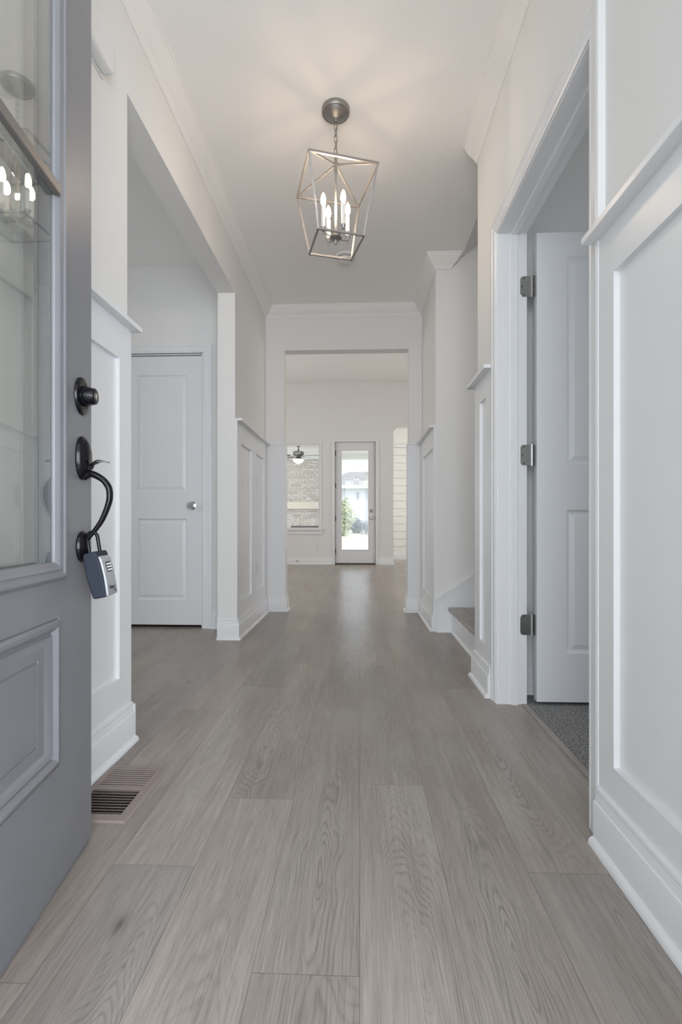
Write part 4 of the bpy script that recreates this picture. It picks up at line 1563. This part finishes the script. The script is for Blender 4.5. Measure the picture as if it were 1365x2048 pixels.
mb = MB().box(-3.5, 3.5, -3.6, Y0 - 0.1, 2.75, 2.9)  # out-of-view slab added to stop sun falling through the front door
struct(mb.obj('entry_sun_block', M_PORCH), 'unseen roof slab added to keep the sun out of the entrance')

nh = thing('neighbour_house', 'pale neighbouring house with a grey hipped roof across the lawn', 'house', (0, 34.0, 0.5))


def H(px, py, Y=34.0):
    x = (px - 720) / FPX * Y
    zz = CAM_H + (1047 - py) / FPX * Y
    return x, zz - 0.5


eave = H(700, 972)[1]
mb = MB().box(-3.2, 5.0, 0, 7, 0, eave)
mb.obj('wall', M_SIDING, nh)
ov = 0.35
rzA = H(700, 941, 36)[1]
mb = MB()
mb.add([(-3.4, -ov, eave), (5.2, -ov, eave), (5.2, 7.3, eave), (-3.4, 7.3, eave), (-0.85, 3.0, rzA), (3.0, 3.0, rzA)],
       [(0, 1, 5, 4), (1, 2, 5), (2, 3, 4, 5), (3, 0, 4), (3, 2, 1, 0)])
mb.obj('roof', M_ROOF, nh)
mb = MB()
tz = H(760, 905, 37)[1]
mb.add([(-0.6, 1.2, eave), (4.4, 1.2, eave), (4.4, 8, eave), (-0.6, 8, eave), (1.9, 4.2, tz), (2.2, 4.2, tz)],
       [(0, 1, 5, 4), (1, 2, 5), (2, 3, 4, 5), (3, 0, 4), (3, 2, 1, 0)])
mb.obj('upper_roof', M_ROOF, nh)
mb = MB()
g0 = H(722, 972)[0]
mb.add([(g0, -0.5, eave - 0.02), (g0 + 2.6, -0.5, eave - 0.02), (g0 + 1.3, -0.5, eave + 2.1), (g0, 1.5, eave - 0.02), (g0 + 2.6, 1.5, eave - 0.02), (g0 + 1.3, 1.5, eave + 2.1)],
       [(0, 1, 2), (5, 4, 3), (0, 3, 4, 1), (1, 4, 5, 2), (2, 5, 3, 0)])
mb.obj('gable', mat('gable_cream', (0.46, 0.44, 0.42), 0.8), nh)
wx, wz = H(716, 991)
MB().box(wx - 0.09, wx + 0.09, -0.04, 0.02, wz - 0.26, wz + 0.22).obj('window', M_SLOT if False else mat('house_window', (0.30, 0.32, 0.36), 0.3), nh)
MB().box(-3.4, 5.2, -ov - 0.05, -ov + 0.02, eave - 0.18, eave + 0.04).obj('fascia', M_PORCH, nh)
dsx = H(735, 1000)[0]
MB().box(dsx - 0.05, dsx + 0.05, -0.1, 0, -0.1, eave).obj('downspout', mat('downspout_grey', (0.35, 0.36, 0.40), 0.6), nh)


def shrub(name, label, loc, rx, ry, rz, n, leaf, m, group=None, seed=1, stem=True):
    t = thing(name, label, 'shrub', loc, 0, group)
    rn = random.Random(seed)
    mb = MB()
    for _ in range(n):
        while True:
            p = Vector((rn.uniform(-1, 1), rn.uniform(-1, 1), rn.uniform(-1, 1)))
            if 0.25 < p.length < 1:
                break
        wob = 0.85 + 0.25 * math.sin(p.x * 5 + seed) * math.cos(p.z * 4)
        c_ = Vector((p.x * rx * wob, p.y * ry * wob, rz * (1 + p.z * wob)))
        a = Vector((rn.uniform(-1, 1), rn.uniform(-1, 1), rn.uniform(-1, 1))).normalized()
        b_ = a.orthogonal().normalized()
        L = leaf * rn.uniform(0.6, 1.3)
        mb.add([c_ - a * L, c_ + b_ * L * 0.45, c_ + a * L, c_ - b_ * L * 0.45], [(0, 1, 2, 3)])
    mb.obj('foliage', m, t)
    if stem:
        s = MB()
        s.tube([(0, 0, -0.1), (0.03, 0, rz * 0.6), (0, 0.03, rz * 1.2)], [0.06, 0.045, 0.02], 8)
        s.obj('stem', M_BARK, t)
    return t


bx, bz = (690 - 720) / FPX * 24, 0
shrub('shrub', 'tall leafy pale green shrub left in the back door glass', (-0.85, 24, 0.15), 0.62, 0.6, 0.98, 1500, 0.085, M_LEAF, seed=3)
shrub('shrub', 'low mottled shrub in the middle of the yard, seen through the back door', (-0.15, 26, 0.2), 0.65, 0.5, 0.45, 900, 0.07, M_LEAFD, seed=5)
shrub('shrub', 'dark bluish shrub right in the back door glass', (0.52, 25, 0.2), 0.62, 0.5, 0.42, 1100, 0.06, M_LEAFD, seed=8)
